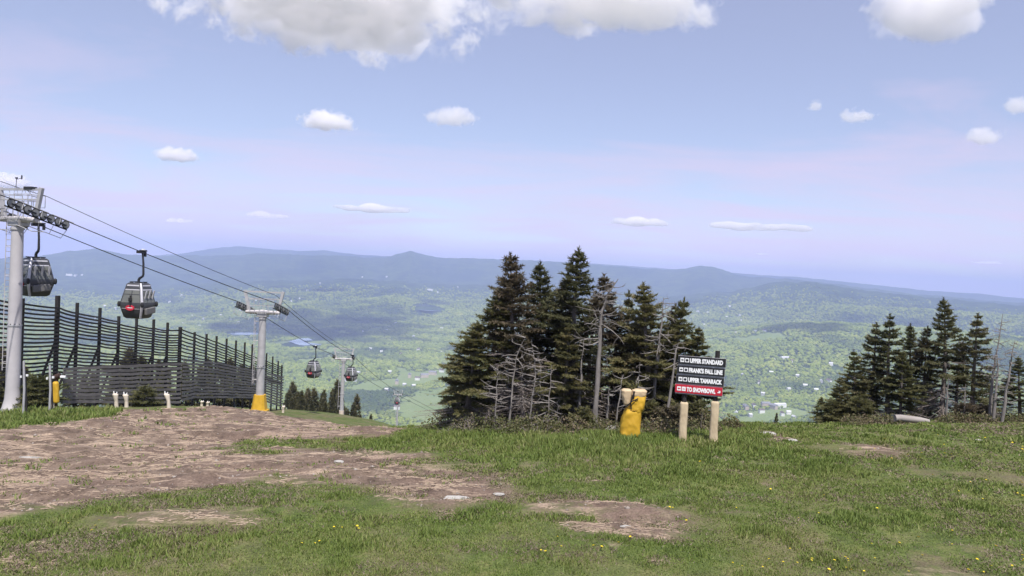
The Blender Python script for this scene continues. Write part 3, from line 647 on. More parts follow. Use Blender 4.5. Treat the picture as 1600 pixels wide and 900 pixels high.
# dead trunks
def snag(pts, r0, seed, label, nbr=26, blen=(.3, .9), start=.3, group='dead trunks'):
    rs = np.random.default_rng(seed); P = [pix(*p) for p in pts]; P[0].z = hz(P[0].x, P[0].y) - .05; base = P[0].copy()
    root = thing('dead_spruce', label, 'dead tree', base, 0, group); P = [p - base for p in P]
    Q = []
    for a, b in zip(P[:-1], P[1:]):
        for s in (0, .33, .66): Q.append(a.lerp(b, s) + Vector(rs.normal(0, .015, 3)))
    Q.append(P[-1]); n = len(Q)
    MB().tube(Q, [r0 * .78 * (1 - .88 * i / (n - 1)) * (1 + .10 * math.sin(i * 2.1 + seed)) for i in range(n)], 8).build('trunk', deadw, root)
    br = MB()
    for k in range(nbr):
        s = rs.uniform(start, .98); i = min(int(s * (n - 1)), n - 2); p = Q[i].lerp(Q[i + 1], s * (n - 1) - i)
        az = rs.uniform(0, 6.28); l = rs.uniform(*blen) * (1.15 - .6 * s); d = Vector((math.cos(az), math.sin(az) * .7, rs.uniform(-.35, .35))); u = Vector((0, 0, 1)) * rs.uniform(-.3, .35)
        q1 = p + d * l * .5 + u * l * .2; q2 = p + d * l * .85 + u * l * .6; q3 = p + d * l * rs.uniform(.95, 1.15) + u * l * 1.1
        rb = rs.uniform(.012, .026); br.tube([p, q1, q2, q3], [rb, rb * .8, rb * .55, rb * .25], 4, False)
        for _ in range(rs.integers(1, 4)):
            a = q1.lerp(q2, rs.random()); e = Vector(rs.normal(0, 1, 3)).normalized() * l * rs.uniform(.2, .45); br.tube([a, a + e * .6, a + e + Vector((0, 0, rs.normal(0, .05)))], [rb * .5, rb * .35, rb * .15], 3, False)
    tag(br.build('branches', deadw, root), kind='stuff'); return root
snag([(930,655,27.3),(934,590,27.3),(938,520,27.3),(941,485,27.3),(948,462,27.3),(966,436,27.2)], .14, 1, 'tall crooked silver-grey dead trunk in the middle of the central clump', 46, (.45, 1.3), .3)
snag([(1040,655,27.4),(1050,600,27.4),(1056,548,27.4),(1062,535,27.4)], .085, 2, 'leaning grey dead trunk just left of the trail sign', 14, (.3, .8), .35)
snag([(1024,560,29),(1028,545,28.9),(1033,510,28.8),(1037,465,28.8)], .10, 3, 'grey dead top rising above the right half of the central clump', 30, (.4, 1.0), .15)
snag([(904,660,27.6),(906,620,27.6),(908,575,27.6),(912,530,27.7)], .095, 4, 'straight grey dead trunk left of the tall crooked one', 12, (.3, .7), .3)
snag([(948,655,27.1),(950,630,27.1),(953,603,27.1)], .07, 5, 'short broken grey stump beside the tall crooked dead trunk', 5, (.2, .4), .3)
snag([(795,662,27.3),(800,610,27.3),(806,560,27.3),(822,525,27.3)], .06, 6, 'thin bare trunk in the tangle of the left central clump', 26, (.4, 1.0), .2)
snag([(826,662,27.0),(832,620,27.0),(838,580,27.0),(830,530,27.2)], .05, 7, 'thin forked dead trunk in the tangle right of the other', 28, (.4, 1.0), .2)
snag([(962,658,27.4),(968,620,27.4),(972,585,27.5)], .05, 8, 'thin dead trunk behind the yellow padded hydrant', 10, (.3, .7), .3)
snag([(772,664,27.2),(776,620,27.2),(778,575,27.3)], .05, 21, 'thin bare trunk low at the left of the tangle', 24, (.4, .9), .15)
snag([(856,664,27.2),(858,620,27.2),(862,570,27.3)], .05, 22, 'thin bare trunk between the tangle and the straight dead trunk', 24, (.4, .9), .15)
snag([(992,662,27.6),(996,620,27.6),(1000,565,27.7)], .055, 23, 'thin bare trunk just right behind the yellow hydrant', 20, (.4, .9), .2)
snag([(1546,657,30.5),(1550,600,30.5),(1556,560,30.5),(1567,490,30.5)], .10, 9, 'tallest pale dead trunk of the right-hand clump', 44, (.25, .7), .25)
snag([(1552,657,30.2),(1556,610,30.2),(1560,575,30.2),(1556,545,30.2)], .09, 10, 'pale dead trunk close beside the tallest one at the right', 12, (.3, .7), .3)
snag([(1566,657,30.0),(1573,610,30.0),(1580,565,30.0),(1586,532,30.0)], .09, 11, 'leaning pale dead trunk at the right edge', 34, (.25, .7), .2)
snag([(1478,658,31),(1480,620,31),(1482,590,31)], .08, 12, 'grey bare lower trunk at the foot of the tallest right-hand spruce', 6, (.2, .5), .4)
snag([(1504,658,30.8),(1507,630,30.8),(1509,600,30.8)], .08, 13, 'pale bare lower trunk beside the brush at the right-hand clump', 6, (.2, .5), .4)
# low spruce shrubs at the feet of the clumps
for i, (px, py, s, q, lb) in enumerate(((722,668,1.1,1,'brownish low shrub at the left foot of the central clump'), (690,664,.9,1,'small brown shrub left of the central clump'), (760,672,1.0,0,'low green shrub below the bare trunks at the left'), (800,668,.9,1,'low brown shrub below the tangle of bare twigs'),
        (868,670,1.25,0,'wide olive spruce shrub at the front of the central clump'), (912,672,.8,0,'low shrub in front of the tall crooked dead trunk'), (1012,670,1.0,0,'low spruce shrub between hydrant and sign'), (1045,672,.8,1,'low brown shrub left of the sign post'), (1088,672,1.0,0,'green shrub seen between the two sign posts'), (960,668,.7,1,'brown shrub beside the yellow padded hydrant'),
        (1342,661,1.1,0,'yellow-green shrub at the front left of the right-hand clump'), (1300,662,1.0,0,'dark shrub at the left end of the right-hand clump'), (1510,658,.7,1,'brown brush at the foot of the right-hand clump'), (1535,657,.6,1,'small brown brush before the pale dead trunks'), (60,640,1.3,0,'dark green bush behind the tower at the left'), (40,636,1.2,0,'green bush beside the ladder of the nearest tower'), (225,636,.9,0,'green bush before the snow fence'), (295,634,.9,0,'green bush at the corner post of the snow fence'))):
    p = gp(px, py); plant(SHRUB[q], (p.x, p.y, p.z - .05), s * (1.1 if px > 300 else 1.5), random.uniform(0, 6), lb, 'low shrubs', 1.0, 'spruce_shrub', 'shrub')

# brushy undergrowth in front of the clumps
brush_m = leafmat('brown and green brush leaves', [(.060, .075, .025), (.105, .115, .040), (.150, .125, .070), (.20, .145, .100)], 1.2, .2)
def bush(px, py, w, h, label, seed):
    rs = np.random.default_rng(seed); p = gp(px, py); root = thing('brush', label, 'bush', p, 0, 'brush at the clumps')
    n = 900; a = rs.uniform(0, 6.28, n); rr_ = np.sqrt(rs.random(n)); z = rs.random(n) ** .8 * (1.05 - rr_ ** 2 * .8) * (.6 + .8 * vnoise(np.cos(a) * rr_ * 2.2 + seed, np.sin(a) * rr_ * 2.2, seed)); c = np.stack([np.cos(a) * rr_ * w / 2, np.sin(a) * rr_ * w / 3, z * h], 1)
    d = rs.normal(0, 1, (n, 3)); d[:, 2] = abs(d[:, 2]); d /= np.linalg.norm(d, axis=1)[:, None]; u = np.cross(d, rs.normal(0, 1, (n, 3))); u /= np.linalg.norm(u, axis=1)[:, None]; L = rs.uniform(.05, .12, n)[:, None]
    v = np.stack([c, c + d * L * .5 + u * L * .28, c + d * L, c + d * L * .5 - u * L * .28], 1).reshape(-1, 3)
    tag(mesh_np('foliage', v, np.arange(len(v)).reshape(-1, 4), [brush_m], root), kind='stuff')
    st = MB()
    for k in range(26):
        e = c[rs.integers(n)]; st.tube([(e[0] * .4, e[1] * .4, -.05), (e[0] * .7, e[1] * .7, e[2] * .6), tuple(e * 1.05)], [.010, .007, .003], 3, False)
    tag(st.build('twigs', twigm, root), kind='stuff')
for i, (px, py, w, h, lb) in enumerate(((665, 664, 2.2, .7, 'low brown brush at the far left of the central clump'), (705, 671, 2.4, .9, 'brown brush under the left end of the central clump'), (748, 675, 2.2, .8, 'brush below the bushy left-shoulder spruce'), (795, 678, 2.2, .7, 'brush below the tangle of bare twigs'), (838, 680, 2.2, .75, 'olive brush in front of the middle left trunks'), (890, 680, 2.0, .6, 'brush left of the tall crooked dead trunk'), (945, 676, 1.5, .6, 'brush at the foot of the tall crooked dead trunk'), (1030, 680, 1.8, .7, 'brush between the hydrant and the left sign post'), (1092, 678, 1.6, .8, 'green brush seen between the sign posts'), (1140, 671, 1.2, .4, 'low brush right of the sign'),
        (1400, 662, 2.4, .4, 'low brush left of the pale log'), (1495, 660, 1.6, .35, 'brown brush right of the pale log'), (1530, 660, 1.6, .35, 'brush before the pale dead trunks at right'), (1590, 660, 1.6, .3, 'brush at the right edge of the picture'), (1350, 663, 2.0, .35, 'brush along the left foot of the right-hand clump'), (620, 663, 1.6, .35, 'low brush on the crest left of the central clump'))): bush(px, py, w, h, lb, 50 + i)

# ------------------------------------------------------------------ painted and metal finishes
galv = mat('galvanised steel', (.50, .49, .50), .55, (.40, .39, .40), 2.5, metal=.25)
pale_steel = mat('pale grey paint', (.50, .475, .485), .6, (.42, .40, .41), 1.2, bump=.05)
dark_steel = mat('dark steel', (.05, .05, .055), .5, (.03, .03, .035), 5, metal=.3)
rubber = mat('black rubber', (.022, .022, .024), .7, None, 6)
hub_m = mat('sheave wheel metal', (.30, .30, .30), .5, None, 6, metal=.4)
yellow_pad = mat('yellow vinyl padding', (.60, .365, .030), .6, (.48, .28, .02), 2.2, bump=.25, bscale=6)
tan_pad = mat('tan vinyl padding', (.56, .43, .27), .65, (.46, .34, .21), 3.0, bump=.25, bscale=8)
tan_base = mat('tan pole wrap', (.60, .51, .43), .7, (.52, .43, .36), 3.0)
slat_dark = mat('dark weathered slat', (.040, .036, .037), .85, (.022, .020, .021), 1.2, stretch=(1, 1, 4))
slat_grey = mat('grey weathered slat', (.20, .183, .178), .85, (.12, .11, .107), 1.6, stretch=(1, 1, 4))
post_m = mat('creosoted post', (.030, .027, .027), .85, (.018, .016, .016), 3)
cab_body = mat('cabin charcoal shell', (.060, .060, .065), .4, (.045, .045, .05), 2, spec=.5)
cab_silver = mat('cabin silver trim', (.60, .59, .62), .4, (.50, .49, .52), 3, metal=.2)
cab_red = mat('red cabin badge', (.62, .03, .06), .5, None, 3)
white_m = mat('white print', (.82, .82, .82), .6, (.76, .76, .76), 3)
rope_m = mat('steel rope', (.045, .045, .05), .6, None, 8, metal=.3)
def glass_mat():
    m = bpy.data.materials.new('tinted cabin glass'); m.use_nodes = True; t = m.node_tree; b = t.nodes['Principled BSDF']
    tcn = N(t, 'ShaderNodeTexCoord'); nz = N(t, 'ShaderNodeTexNoise', ins={'Vector': tcn.outputs['Object'], 'Scale': .8, 'Detail': 2.0})
    t.links.new(ramp(t, nz.outputs[0], [(.3, (.20, .21, .195)), (.7, (.28, .285, .26))]), b.inputs['Base Color']); b.inputs['Roughness'].default_value = .08; b.inputs['Specular IOR Level'].default_value = .6
    tr = N(t, 'ShaderNodeBsdfTransparent', ins={0: (.55, .58, .55, 1)}); ms = N(t, 'ShaderNodeMixShader', ins={0: .38, 1: b.outputs[0], 2: tr.outputs[0]}); t.links.new(ms.outputs[0], t.nodes['Material Output'].inputs[0]); return m
cab_glass = glass_mat()

# ------------------------------------------------------------------ lift towers
GAUGE = 3.05
LINE = {}
def tower(key, head, base_px, d, label, base_kind, full=True):
    """head: pixel of the crossarm centre; base_px: pixel column of the foot"""
    top = pix(head[0], head[1], d); pb = pix(base_px[0], base_px[1], d); base = Vector((top.x, top.y, hz(top.x, top.y))); h = top.z - base.z
    return base, h, top
TW = [('a', (28, 343), (20, 640), 40.0), ('b', (411, 488), (403, 642), 60.0), ('c', (537, 561), (531, 653), 120.0), ('d', (622, 617), (621, 656), 255.0)]
HEAD = [pix(q[1][0], q[1][1], q[3]) for q in TW]
def heading(i):
    a = HEAD[max(0, i - 1)]; b = HEAD[min(len(HEAD) - 1, i + 1)]; v = b - a; return v
def wheel(root, c, r, tilt):
    o = MB().disc((0, 0, 0), (1, 0, 0), r * .82, .07, 14).build('sheave_wheel', hub_m, root, c)
    MB().ring((0, 0, 0), (1, 0, 0), r * .88, r * .16, 14, 5).build('tyre', rubber, o); return o
def build_tower(i, label, kind, nwheel=8):
    key, hp, bp, d = TW[i]; top = HEAD[i]; g = Vector((top.x, top.y, hz(top.x, top.y))); h = top.z - g.z
    v = heading(i); rz = math.atan2(-v.x, v.y); sl = math.atan2(v.z, math.hypot(v.x, v.y))
    root = thing('lift_tower', label, 'lift tower', g, rz, 'gondola lift towers')
    prof = [(-.3, .33), (.05, .33), (h * .5, .305), (h - .1, .27)]
    if kind == 'flare': prof = [(-.4, .62), (.0, .57), (.25, .48), (.7, .38), (1.4, .345), (h * .5, .325), (h - .1, .285)]
    MB().tube([(0, 0, z) for z, r in prof], [r for z, r in prof], 20).build('pole', pale_steel if kind == 'flare' else galv, root)
    MB().disc((0, 0, h * .45), (0, 0, 1), .355, .10, 20).build('flange', galv, root); MB().disc((0, 0, h - .5), (0, 0, 1), .34, .12, 20).build('flange', galv, root)
    if kind == 'yellow':
        m = MB(); L = []
        for z, w in ((-.2, .62), (.0, .60), (.25, .56), (.9, .47), (1.38, .42)):
            L.append([(x * w, y * w, z) for x, y in ((-1, -.6), (-.6, -1), (.6, -1), (1, -.6), (1, .6), (.6, 1), (-.6, 1), (-1, .6))])
        m.rings(L, True, False).build('base_padding', yellow_pad, root, bevel=.03)
        MB().rings([[(x * .68, y * .68, z) for x, y in ((-1, -.6), (-.6, -1), (.6, -1), (1, -.6), (1, .6), (.6, 1), (-.6, 1), (-1, .6))] for z in (-.2, .13)], True, False).build('base_footing', yellow_pad, root)
    if kind == 'tan':
        MB().tube([(0, 0, -.3), (0, 0, .5), (0, 0, 1.9)], [.46, .45, .40], 14).build('base_padding', tan_base, root)
    hg = GAUGE / 2
    MB().tube([(-hg + .1, 0, h), (-.45, 0, h), (0, 0, h + .02), (.45, 0, h), (hg - .1, 0, h)], [.13, .17, .20, .17, .13], 12).build('crossarm', pale_steel, root)
    MB().box((0, 0, h - .15), (.8, .62, .45)).build('arm_saddle', galv, root, bevel=.04)
    for s in (-1, 1):
        rt = Matrix.Rotation(sl, 3, 'X'); nm = 'sheave_train'
        m = MB(); L = .47 * nwheel
        def q(y, z, x=0.0): return rt @ Vector((0, y, z)) + Vector((s * hg + x, 0, h + .12))
        m.bar(q(-L / 2, -.02, -.10), q(L / 2, -.02, -.10), .04, .07)
        for k in range(nwheel // 2): y = (-L / 2 + .47 + k * .94); m.bar(q(y - .24, .16, .07), q(y + .24, .16, .07), .03, .08); m.bar(q(y, .02, .06), q(y, .18, .06), .05)
        tr = m.build('sheave_train', dark_steel, root)
        for k in range(nwheel): wheel(tr, q(-L / 2 + .235 + k * .47, .20), .235, sl)
        # rope catcher and service basket below the wheels
        c = MB()
        for a, b in (((-L / 2, .42), (L * .1, .42)), ((L * .15, .42), (L / 2 + .1, .42))): c.tube([q(a[0], a[1], .16), q(b[0], b[1], .16)], .02, 5)
        for y in (-L * .3, 0, L * .3): c.tube([q(y, .05, .16), q(y, .42, .16)], .014, 4)
        for y0, y1 in ((-L * .45, -.1), (.2, L * .5)):
            c.tube([q(y0, -.05, -.12), q(y0 + .1, -.55, -.25), q(y1 - .1, -.55, -.25), q(y1, -.05, -.12)], .02, 5); c.tube([q((y0 + y1) / 2, -.05, -.12), q((y0 + y1) / 2, -.55, -.25)], .016, 5)
        c.build('catwalk', galv, root)
        # lifting frame
        f = MB(); f.bar((s * (hg - .35), .1, h + .1), (s * (hg + .05), .1, h + 1.75), .17, .22); f.build('lifting_post', galv, root)
    b = MB(); b.bar((-hg - .02, .1, h + 1.66), (hg + .02, .1, h + 1.66), .10, .12); b.bar((-hg + .1, .1, h + 1.12), (hg - .12, .1, h + 1.12), .05, .06); b.build('lifting_beam', galv, root)
    r = MB()
    for y in (-.42, .42):
        for z in (.55, 1.05): r.tube([(-hg + .55, y, h + z), (hg - .55, y, h + z)], .018, 5)
        for x in np.linspace(-hg + .55, hg - .55, 6): r.tube([(x, y, h + .05), (x, y, h + 1.05)], .016, 5)
    for x in (-hg + .55, hg - .55): r.tube([(x, -.42, h + 1.05), (x, .42, h + 1.05)], .018, 5)
    r.build('railing', galv, root)
    if i == 0 or i == 1:
        w = MB()
        for x in np.linspace(-hg + .5, hg - .5, 14): w.bar((x, -.45, h + .06), (x, .45, h + .06), .04, .02)
        w.bar((-hg + .5, -.43, h + .05), (hg - .5, -.43, h + .05), .04, .06); w.bar((-hg + .5, .43, h + .05), (hg - .5, .43, h + .05), .04, .06); w.build('walkway_grating', galv, root)
    l = MB(); lx = -.62; n_ = int((h - 2.4) / .32)
    lm = l.tube([(lx, -.17, 2.2), (lx, -.17, h)], .022, 5).tube([(lx, .17, 2.2), (lx, .17, h)], .022, 5)
    for z in np.arange(2.6, h, 1.6): l.tube([(lx, -.17, z), (-.3, -.1, z)], .018, 4).tube([(lx, .17, z), (-.3, .1, z)], .018, 4)
    lad = l.build('ladder', pale_steel, root)
    rg = MB().tube([(0, -.17, 0), (0, .17, 0)], .016, 5); first = None
    for k in range(n_):
        o = rg.build('rung', pale_steel, lad, (lx, 0, 2.35 + k * .32)) if first is None else first.copy()
        if first is None: first = o
        else: COL.objects.link(o); o.parent = lad; o.location = (lx, 0, 2.35 + k * .32)
    if i == 0:
        a = MB(); a.tube([(-.35, .1, h + 1.7), (-.33, .1, h + 2.25)], .018, 5).tube([(-.33, .1, h + 2.2), (.05, .1, h + 2.28)], .014, 5).box((.06, .1, h + 2.32), (.05, .05, .22)).box((-.34, .1, h + 2.28), (.16, .05, .08)).build('wind_gauge', dark_steel, root)
        MB().box((.62, .1, h + 1.73), (.62, .16, .16)).box((1.02, .1, h + 1.74), (.28, .14, .10)).build('cable_clamp', dark_steel, root)
        MB().tube([(.5, .1, h + 1.62), (.9, .1, h + 1.30), (1.3, .1, h + 1.22)], .014, 4).build('slack_wire', rope_m, root)
    if i == 0:
        lt = MB()
        for x0 in (-hg + .15, .35):
            for y in (-.5, .5): lt.tube([(x0, y, h + .7), (x0, y, h + 1.35), (x0 + 1.0, y, h + 1.35), (x0 + 1.0, y, h + .7), (x0, y, h + .7)], .02, 5)
            for x in (x0, x0 + 1.0): lt.tube([(x, -.5, h + 1.35), (x, .5, h + 1.35)], .018, 5)
        for x in (-.9, -.3, .3, .9): lt.tube([(x, .1, h + 1.66), (x + .25, .1, h + 1.12), (x + .5, .1, h + 1.66)], .016, 5)
        lt.tube([(-hg, -.3, h - .55), (-.3, -.3, h - .6), (-.3, .3, h - .6), (-hg, .3, h - .55)], .022, 5).tube([(.3, -.3, h - .3), (hg, -.35, h - .62), (hg, .35, h - .62), (.3, .3, h - .3)], .022, 5)
        lt.build('service_lattice', galv, root)
    for k in range(10):
        w = 2 * math.pi * k / 10; MB().disc((.335 * math.cos(w), .335 * math.sin(w), h * .45 + .06), (0, 0, 1), .03, .05, 6).build('bolt', dark_steel, root) if i < 2 else None
    LINE[i] = (g, rz, h, sl)
    return root
build_tower(0, 'nearest lift tower with flared grey foot and ladder at the left edge', 'flare')
build_tower(1, 'lift tower with yellow padded base behind the dirt mound', 'yellow')
build_tower(2, 'smaller lift tower with tan padded base at the edge of the slope', 'tan')
build_tower(3, 'tiny lift tower far down the slope among pale green woods', 'plain', 6)

# ------------------------------------------------------------------ ropes
def rope_pt(i, side, y=0.0, z=.52, x=0.0):
    g, rz, h, sl = LINE[i]; loc = Matrix.Rotation(sl, 3, 'X') @ Vector((0, y, z - .12 + .02)); loc += Vector((side * GAUGE / 2 + x, 0, h + .12))
    return g + Matrix.Rotation(rz, 3, 'Z') @ loc
def span(a, b, sag, n=14): return [a.lerp(b, k / n) - Vector((0, 0, sag * 4 * (k / n) * (1 - k / n))) for k in range(n + 1)]
ROPE = {}
def haul(side):
    pts = []
    a0 = rope_pt(0, side, -1.6); up = a0 + Vector((side * 0.2 - .6, -34, 5.4)); pts += span(up, a0, .15, 8)
    for i in range(3):
        a = rope_pt(i, side, 1.6); b = rope_pt(i + 1, side, -1.6); s = span(a, b, (b - a).length * .006); ROPE[(i, side)] = s; pts += s
    a = rope_pt(3, side, 1.6); pts += span(a, a + Vector((60, 420, -118)), 3, 8)
    return pts
for side, lb in ((1, 'steel haul rope on the right side of the lift towers carrying the front cabin'), (-1, 'steel haul rope on the left side of the lift towers')):
    P = haul(side); o = MB().tube(P, [.026 + .00012 * max(0, p.y - 40) for p in P], 6).build('haul_rope', rope_m); tag(o, lb, 'cable', 'lift cables')
c0 = rope_pt(0, 1, 0, 1.35, .12); c1 = rope_pt(1, 1, 0, 1.42, -.6); c2 = rope_pt(2, 1, 0, 1.5, -.6)
P = span(c0 + Vector((-1.2, -34, 6.6)), rope_pt(0, -1, 0, 1.75, 1.2), .6, 8) + [c0] + span(c0, c1, .16) + span(c1, c2, .4)
tag(MB().tube(P, [.018 + .00010 * max(0, p.y - 40) for p in P], 5).build('signal_cable', rope_m), 'thin signal cable strung along the tops of the lift towers', 'cable', 'lift cables')

# ------------------------------------------------------------------ gondola cabins
def cabin():
    root = thing('gondola_cabin', 'cabin', 'gondola cabin')   # origin at the rope; hangs down
    ztop = -1.98
    def loop(z, hx, hy, r=.12):
        out = []
        for cx, cy, a0 in ((1, 1, 0), (-1, 1, 90), (-1, -1, 180), (1, -1, 270)):
            for a in (0, 30, 60, 90):
                w = R(a0 + a); out.append((cx * (hx - r) + r * math.cos(w), cy * (hy - r) + r * math.sin(w), z))
        return out
    lv = [(0, .44, .43), (-.10, .53, .51), (-.34, .58, .56), (-1.25, .77, .73), (-1.42, .78, .74), (-1.75, .70, .67), (-2.14, .60, .58), (-2.22, .50, .48)]
    def at(z):
        for (za, xa, ya), (zb, xb, yb) in zip(lv[:-1], lv[1:]):
            if zb <= z <= za: f = (za - z) / (za - zb); return xa + (xb - xa) * f, ya + (yb - ya) * f
        return lv[-1][1:]
    body = MB().rings([loop(ztop + z, x, y) for z, x, y in reversed(lv)], True, True).build('body', cab_body, root)
    # windows: two per side, each its own pane with a frame
    def panel(face, u0, u1, z0, z1, proud, name, m, parent, seg=1):
        v = []
        for z in (z0, z1):
            hx, hy = at(z); w = (hy if face in ('x', '-x') else hx) - .12
            for u in (u0, u1):
                if face == 'y': p = (u * w, -hy - proud, ztop + z)
                elif face == '-y': p = (-u * w, hy + proud, ztop + z)
                elif face == 'x': p = (hx + proud, u * w, ztop + z)
                else: p = (-hx - proud, -u * w, ztop + z)
                v.append(p)
        n = {'y': (0, .03, 0), '-y': (0, -.03, 0), 'x': (-.03, 0, 0), '-x': (.03, 0, 0)}[face]
        v2 = [tuple(Vector(p) + Vector(n)) for p in v]
        return MB().add(v + v2, [(0, 1, 3, 2), (4, 6, 7, 5), (0, 4, 5, 1), (1, 5, 7, 3), (3, 7, 6, 2), (2, 6, 4, 0)]).build(name, m, parent)
    for f in ('y', '-y', 'x', '-x'):
        for a, b in ((-.97, -.06), (.06, .97)) if f in ('y', '-y') else ((-.90, -.36), (-.26, .26), (.36, .90)):
            w_ = panel(f, a, b, -1.22, -.46, .012, 'window', cab_glass, root)
            panel(f, a, b, -.72, -.69, .026, 'window_bar', cab_body, w_)
        panel(f, -.98, .98, -.45, -.39, .016, 'roof_stripe', cab_silver, root)
        panel(f, -.95, .95, -.20, -.12, .014, 'roof_rail', cab_silver, root)
        panel(f, -.96, .96, -1.62, -1.585, .016, 'lower_trim', cab_silver, root)
    # silver corner column with the hanger foot
    for sx, sy in ((1, -1), (-1, 1)):
        pts = []
        for z in (-.02, -.34, -.8, -1.25, -1.42, -1.75, -2.16):
            hx, hy = at(z); pts.append(Vector((sx * (hx - .03), sy * (hy - .03), ztop + z)))
        MB().tube(pts, [.05, .075, .08, .08, .08, .075, .07], 8).build('corner_column', cab_silver, root)
    for sx in (-1, 1):
        for sy in (-1, 1):
            hx, hy = at(-1.3); L = [(sx * hx, sy * hy)]
            m = MB(); c = Vector((sx * (hx + .0), sy * (hy + .0), ztop - 1.33)); m.tube([c + Vector((0, 0, z)) for z in (-.17, -.12, 0, .12, .17)], [.04, .08, .095, .08, .04], 10).build('bumper', rubber, root)
    hx, hy = at(-1.27); MB().box((0, -hy - .02, ztop - 1.15), (.10, .05, .75)).box((0, -hy - .05, ztop - 1.02), (.22, .06, .22)).build('door_seam', rubber, root, bevel=.01)
    # badge: red oval with white lettering bar
    def oval(rx, rz_, y, n=20): return [(rx * math.cos(2 * math.pi * k / n), y, rz_ * math.sin(2 * math.pi * k / n)) for k in range(n)]
    bx, by = at(-1.55); cz = ztop - 1.54
    for sgn in (-1,):
        bd = MB().rings([[(x - .02, sgn * (by + .02) + y, cz + z) for x, y, z in oval(.29, .165, e)] for e in (0, sgn * .035)], True, False).build('badge', cab_red, root)
        MB().rings([[(x - .02, sgn * (by + .056) + y, cz + z) for x, y, z in oval(.20, .022, e)] for e in (0, sgn * .006)], True, False).build('badge_lettering', white_m, bd)
    # ski rack on the door side
    sk = MB(); hx, hy = at(-1.5)
    sk.box((hx + .10, -.05, ztop - 1.72), (.16, .95, .40), Matrix.Rotation(R(6), 3, 'X')).build('ski_rack', mat_rack, root, bevel=.04)
    for k in range(3): MB().box((at(-.85)[0] + .05, -.38 + k * .38, ztop - .86), (.05, .10, .80), Matrix.Rotation(R(13), 3, 'Y')).build('door_rail', cab_silver, root)
    # roof fittings and hanger
    m = MB()
    for x in (-.32, .32): m.bar((x, -.38, ztop + .05), (x, .38, ztop + .05), .05, .05)
    for x, y in ((-.3, -.25), (.3, -.25), (-.3, .25), (.3, .25)): m.box((x, y, ztop + .0), (.14, .14, .12))
    m.build('roof_frame', dark_steel, root)
    MB().tube([(0, 0, ztop + .0), (0, 0, ztop + .18), (.05, 0, ztop + .28), (.26, 0, ztop + .42), (.30, 0, ztop + .55), (.28, 0, ztop + 1.2), (.20, 0, -.10)], [.085, .085, .08, .075, .07, .062, .06], 8).build('hanger', dark_steel, root)
    g = MB(); g.box((.10, 0, -.05), (.26, .62, .16)).box((.18, .30, -.18), (.12, .14, .30)).tube([(.24, -.34, .04), (.24, .34, .04)], .055, 8); g.build('grip', dark_steel, root, bevel=.02)
    MB().box((.20, .05, .10), (.14, .20, .10)).build('grip_cover', white_m, root, bevel=.02)
    return root
mat_rack = mat('grey ski rack', (.17, .165, .16), .6, (.13, .125, .12), 3)
cab = cabin()
def rope_at_px(key, px):
    s = ROPE[key]; inv = RM.transposed()
    best = None
    for a, b in zip(s[:-1], s[1:]):
        for k in range(20):
            p = a.lerp(b, k / 20); c = inv @ (p - CAM); x = 800 + FPX * c.x / -c.z
            if best is None or abs(x - px) < best[0]: best = (abs(x - px), p)
    return best[1]
rope_dir = math.atan2(-(HEAD[1] - HEAD[0]).x, (HEAD[1] - HEAD[0]).y)
cabs = [((0, 1), 218, 'dark gondola cabin with red oval badge hanging over the snow fence', -.12), ((0, -1), 57, 'dark gondola cabin half hidden behind the nearest lift tower', -.55), ((1, -1), 491, 'small distant gondola cabin on the left rope, left of the tan-based tower', -.3), ((2, 1), 560, 'small distant gondola cabin hanging in front of the tan-based tower', -.3), ((2, 1), 621, 'tiny gondola cabin far down the line near the last tower', .15)]
for i, (key, px, lb, yaw) in enumerate(cabs):
    o = cab if i == 0 else copy_tree(cab); p = rope_at_px(key, px); o.location = p
    if i == 3: o.location = rope_pt(2, 1, -2.2)
    o.rotation_euler.z = yaw; tag(o, lb, 'gondola cabin', 'gondola cabins')

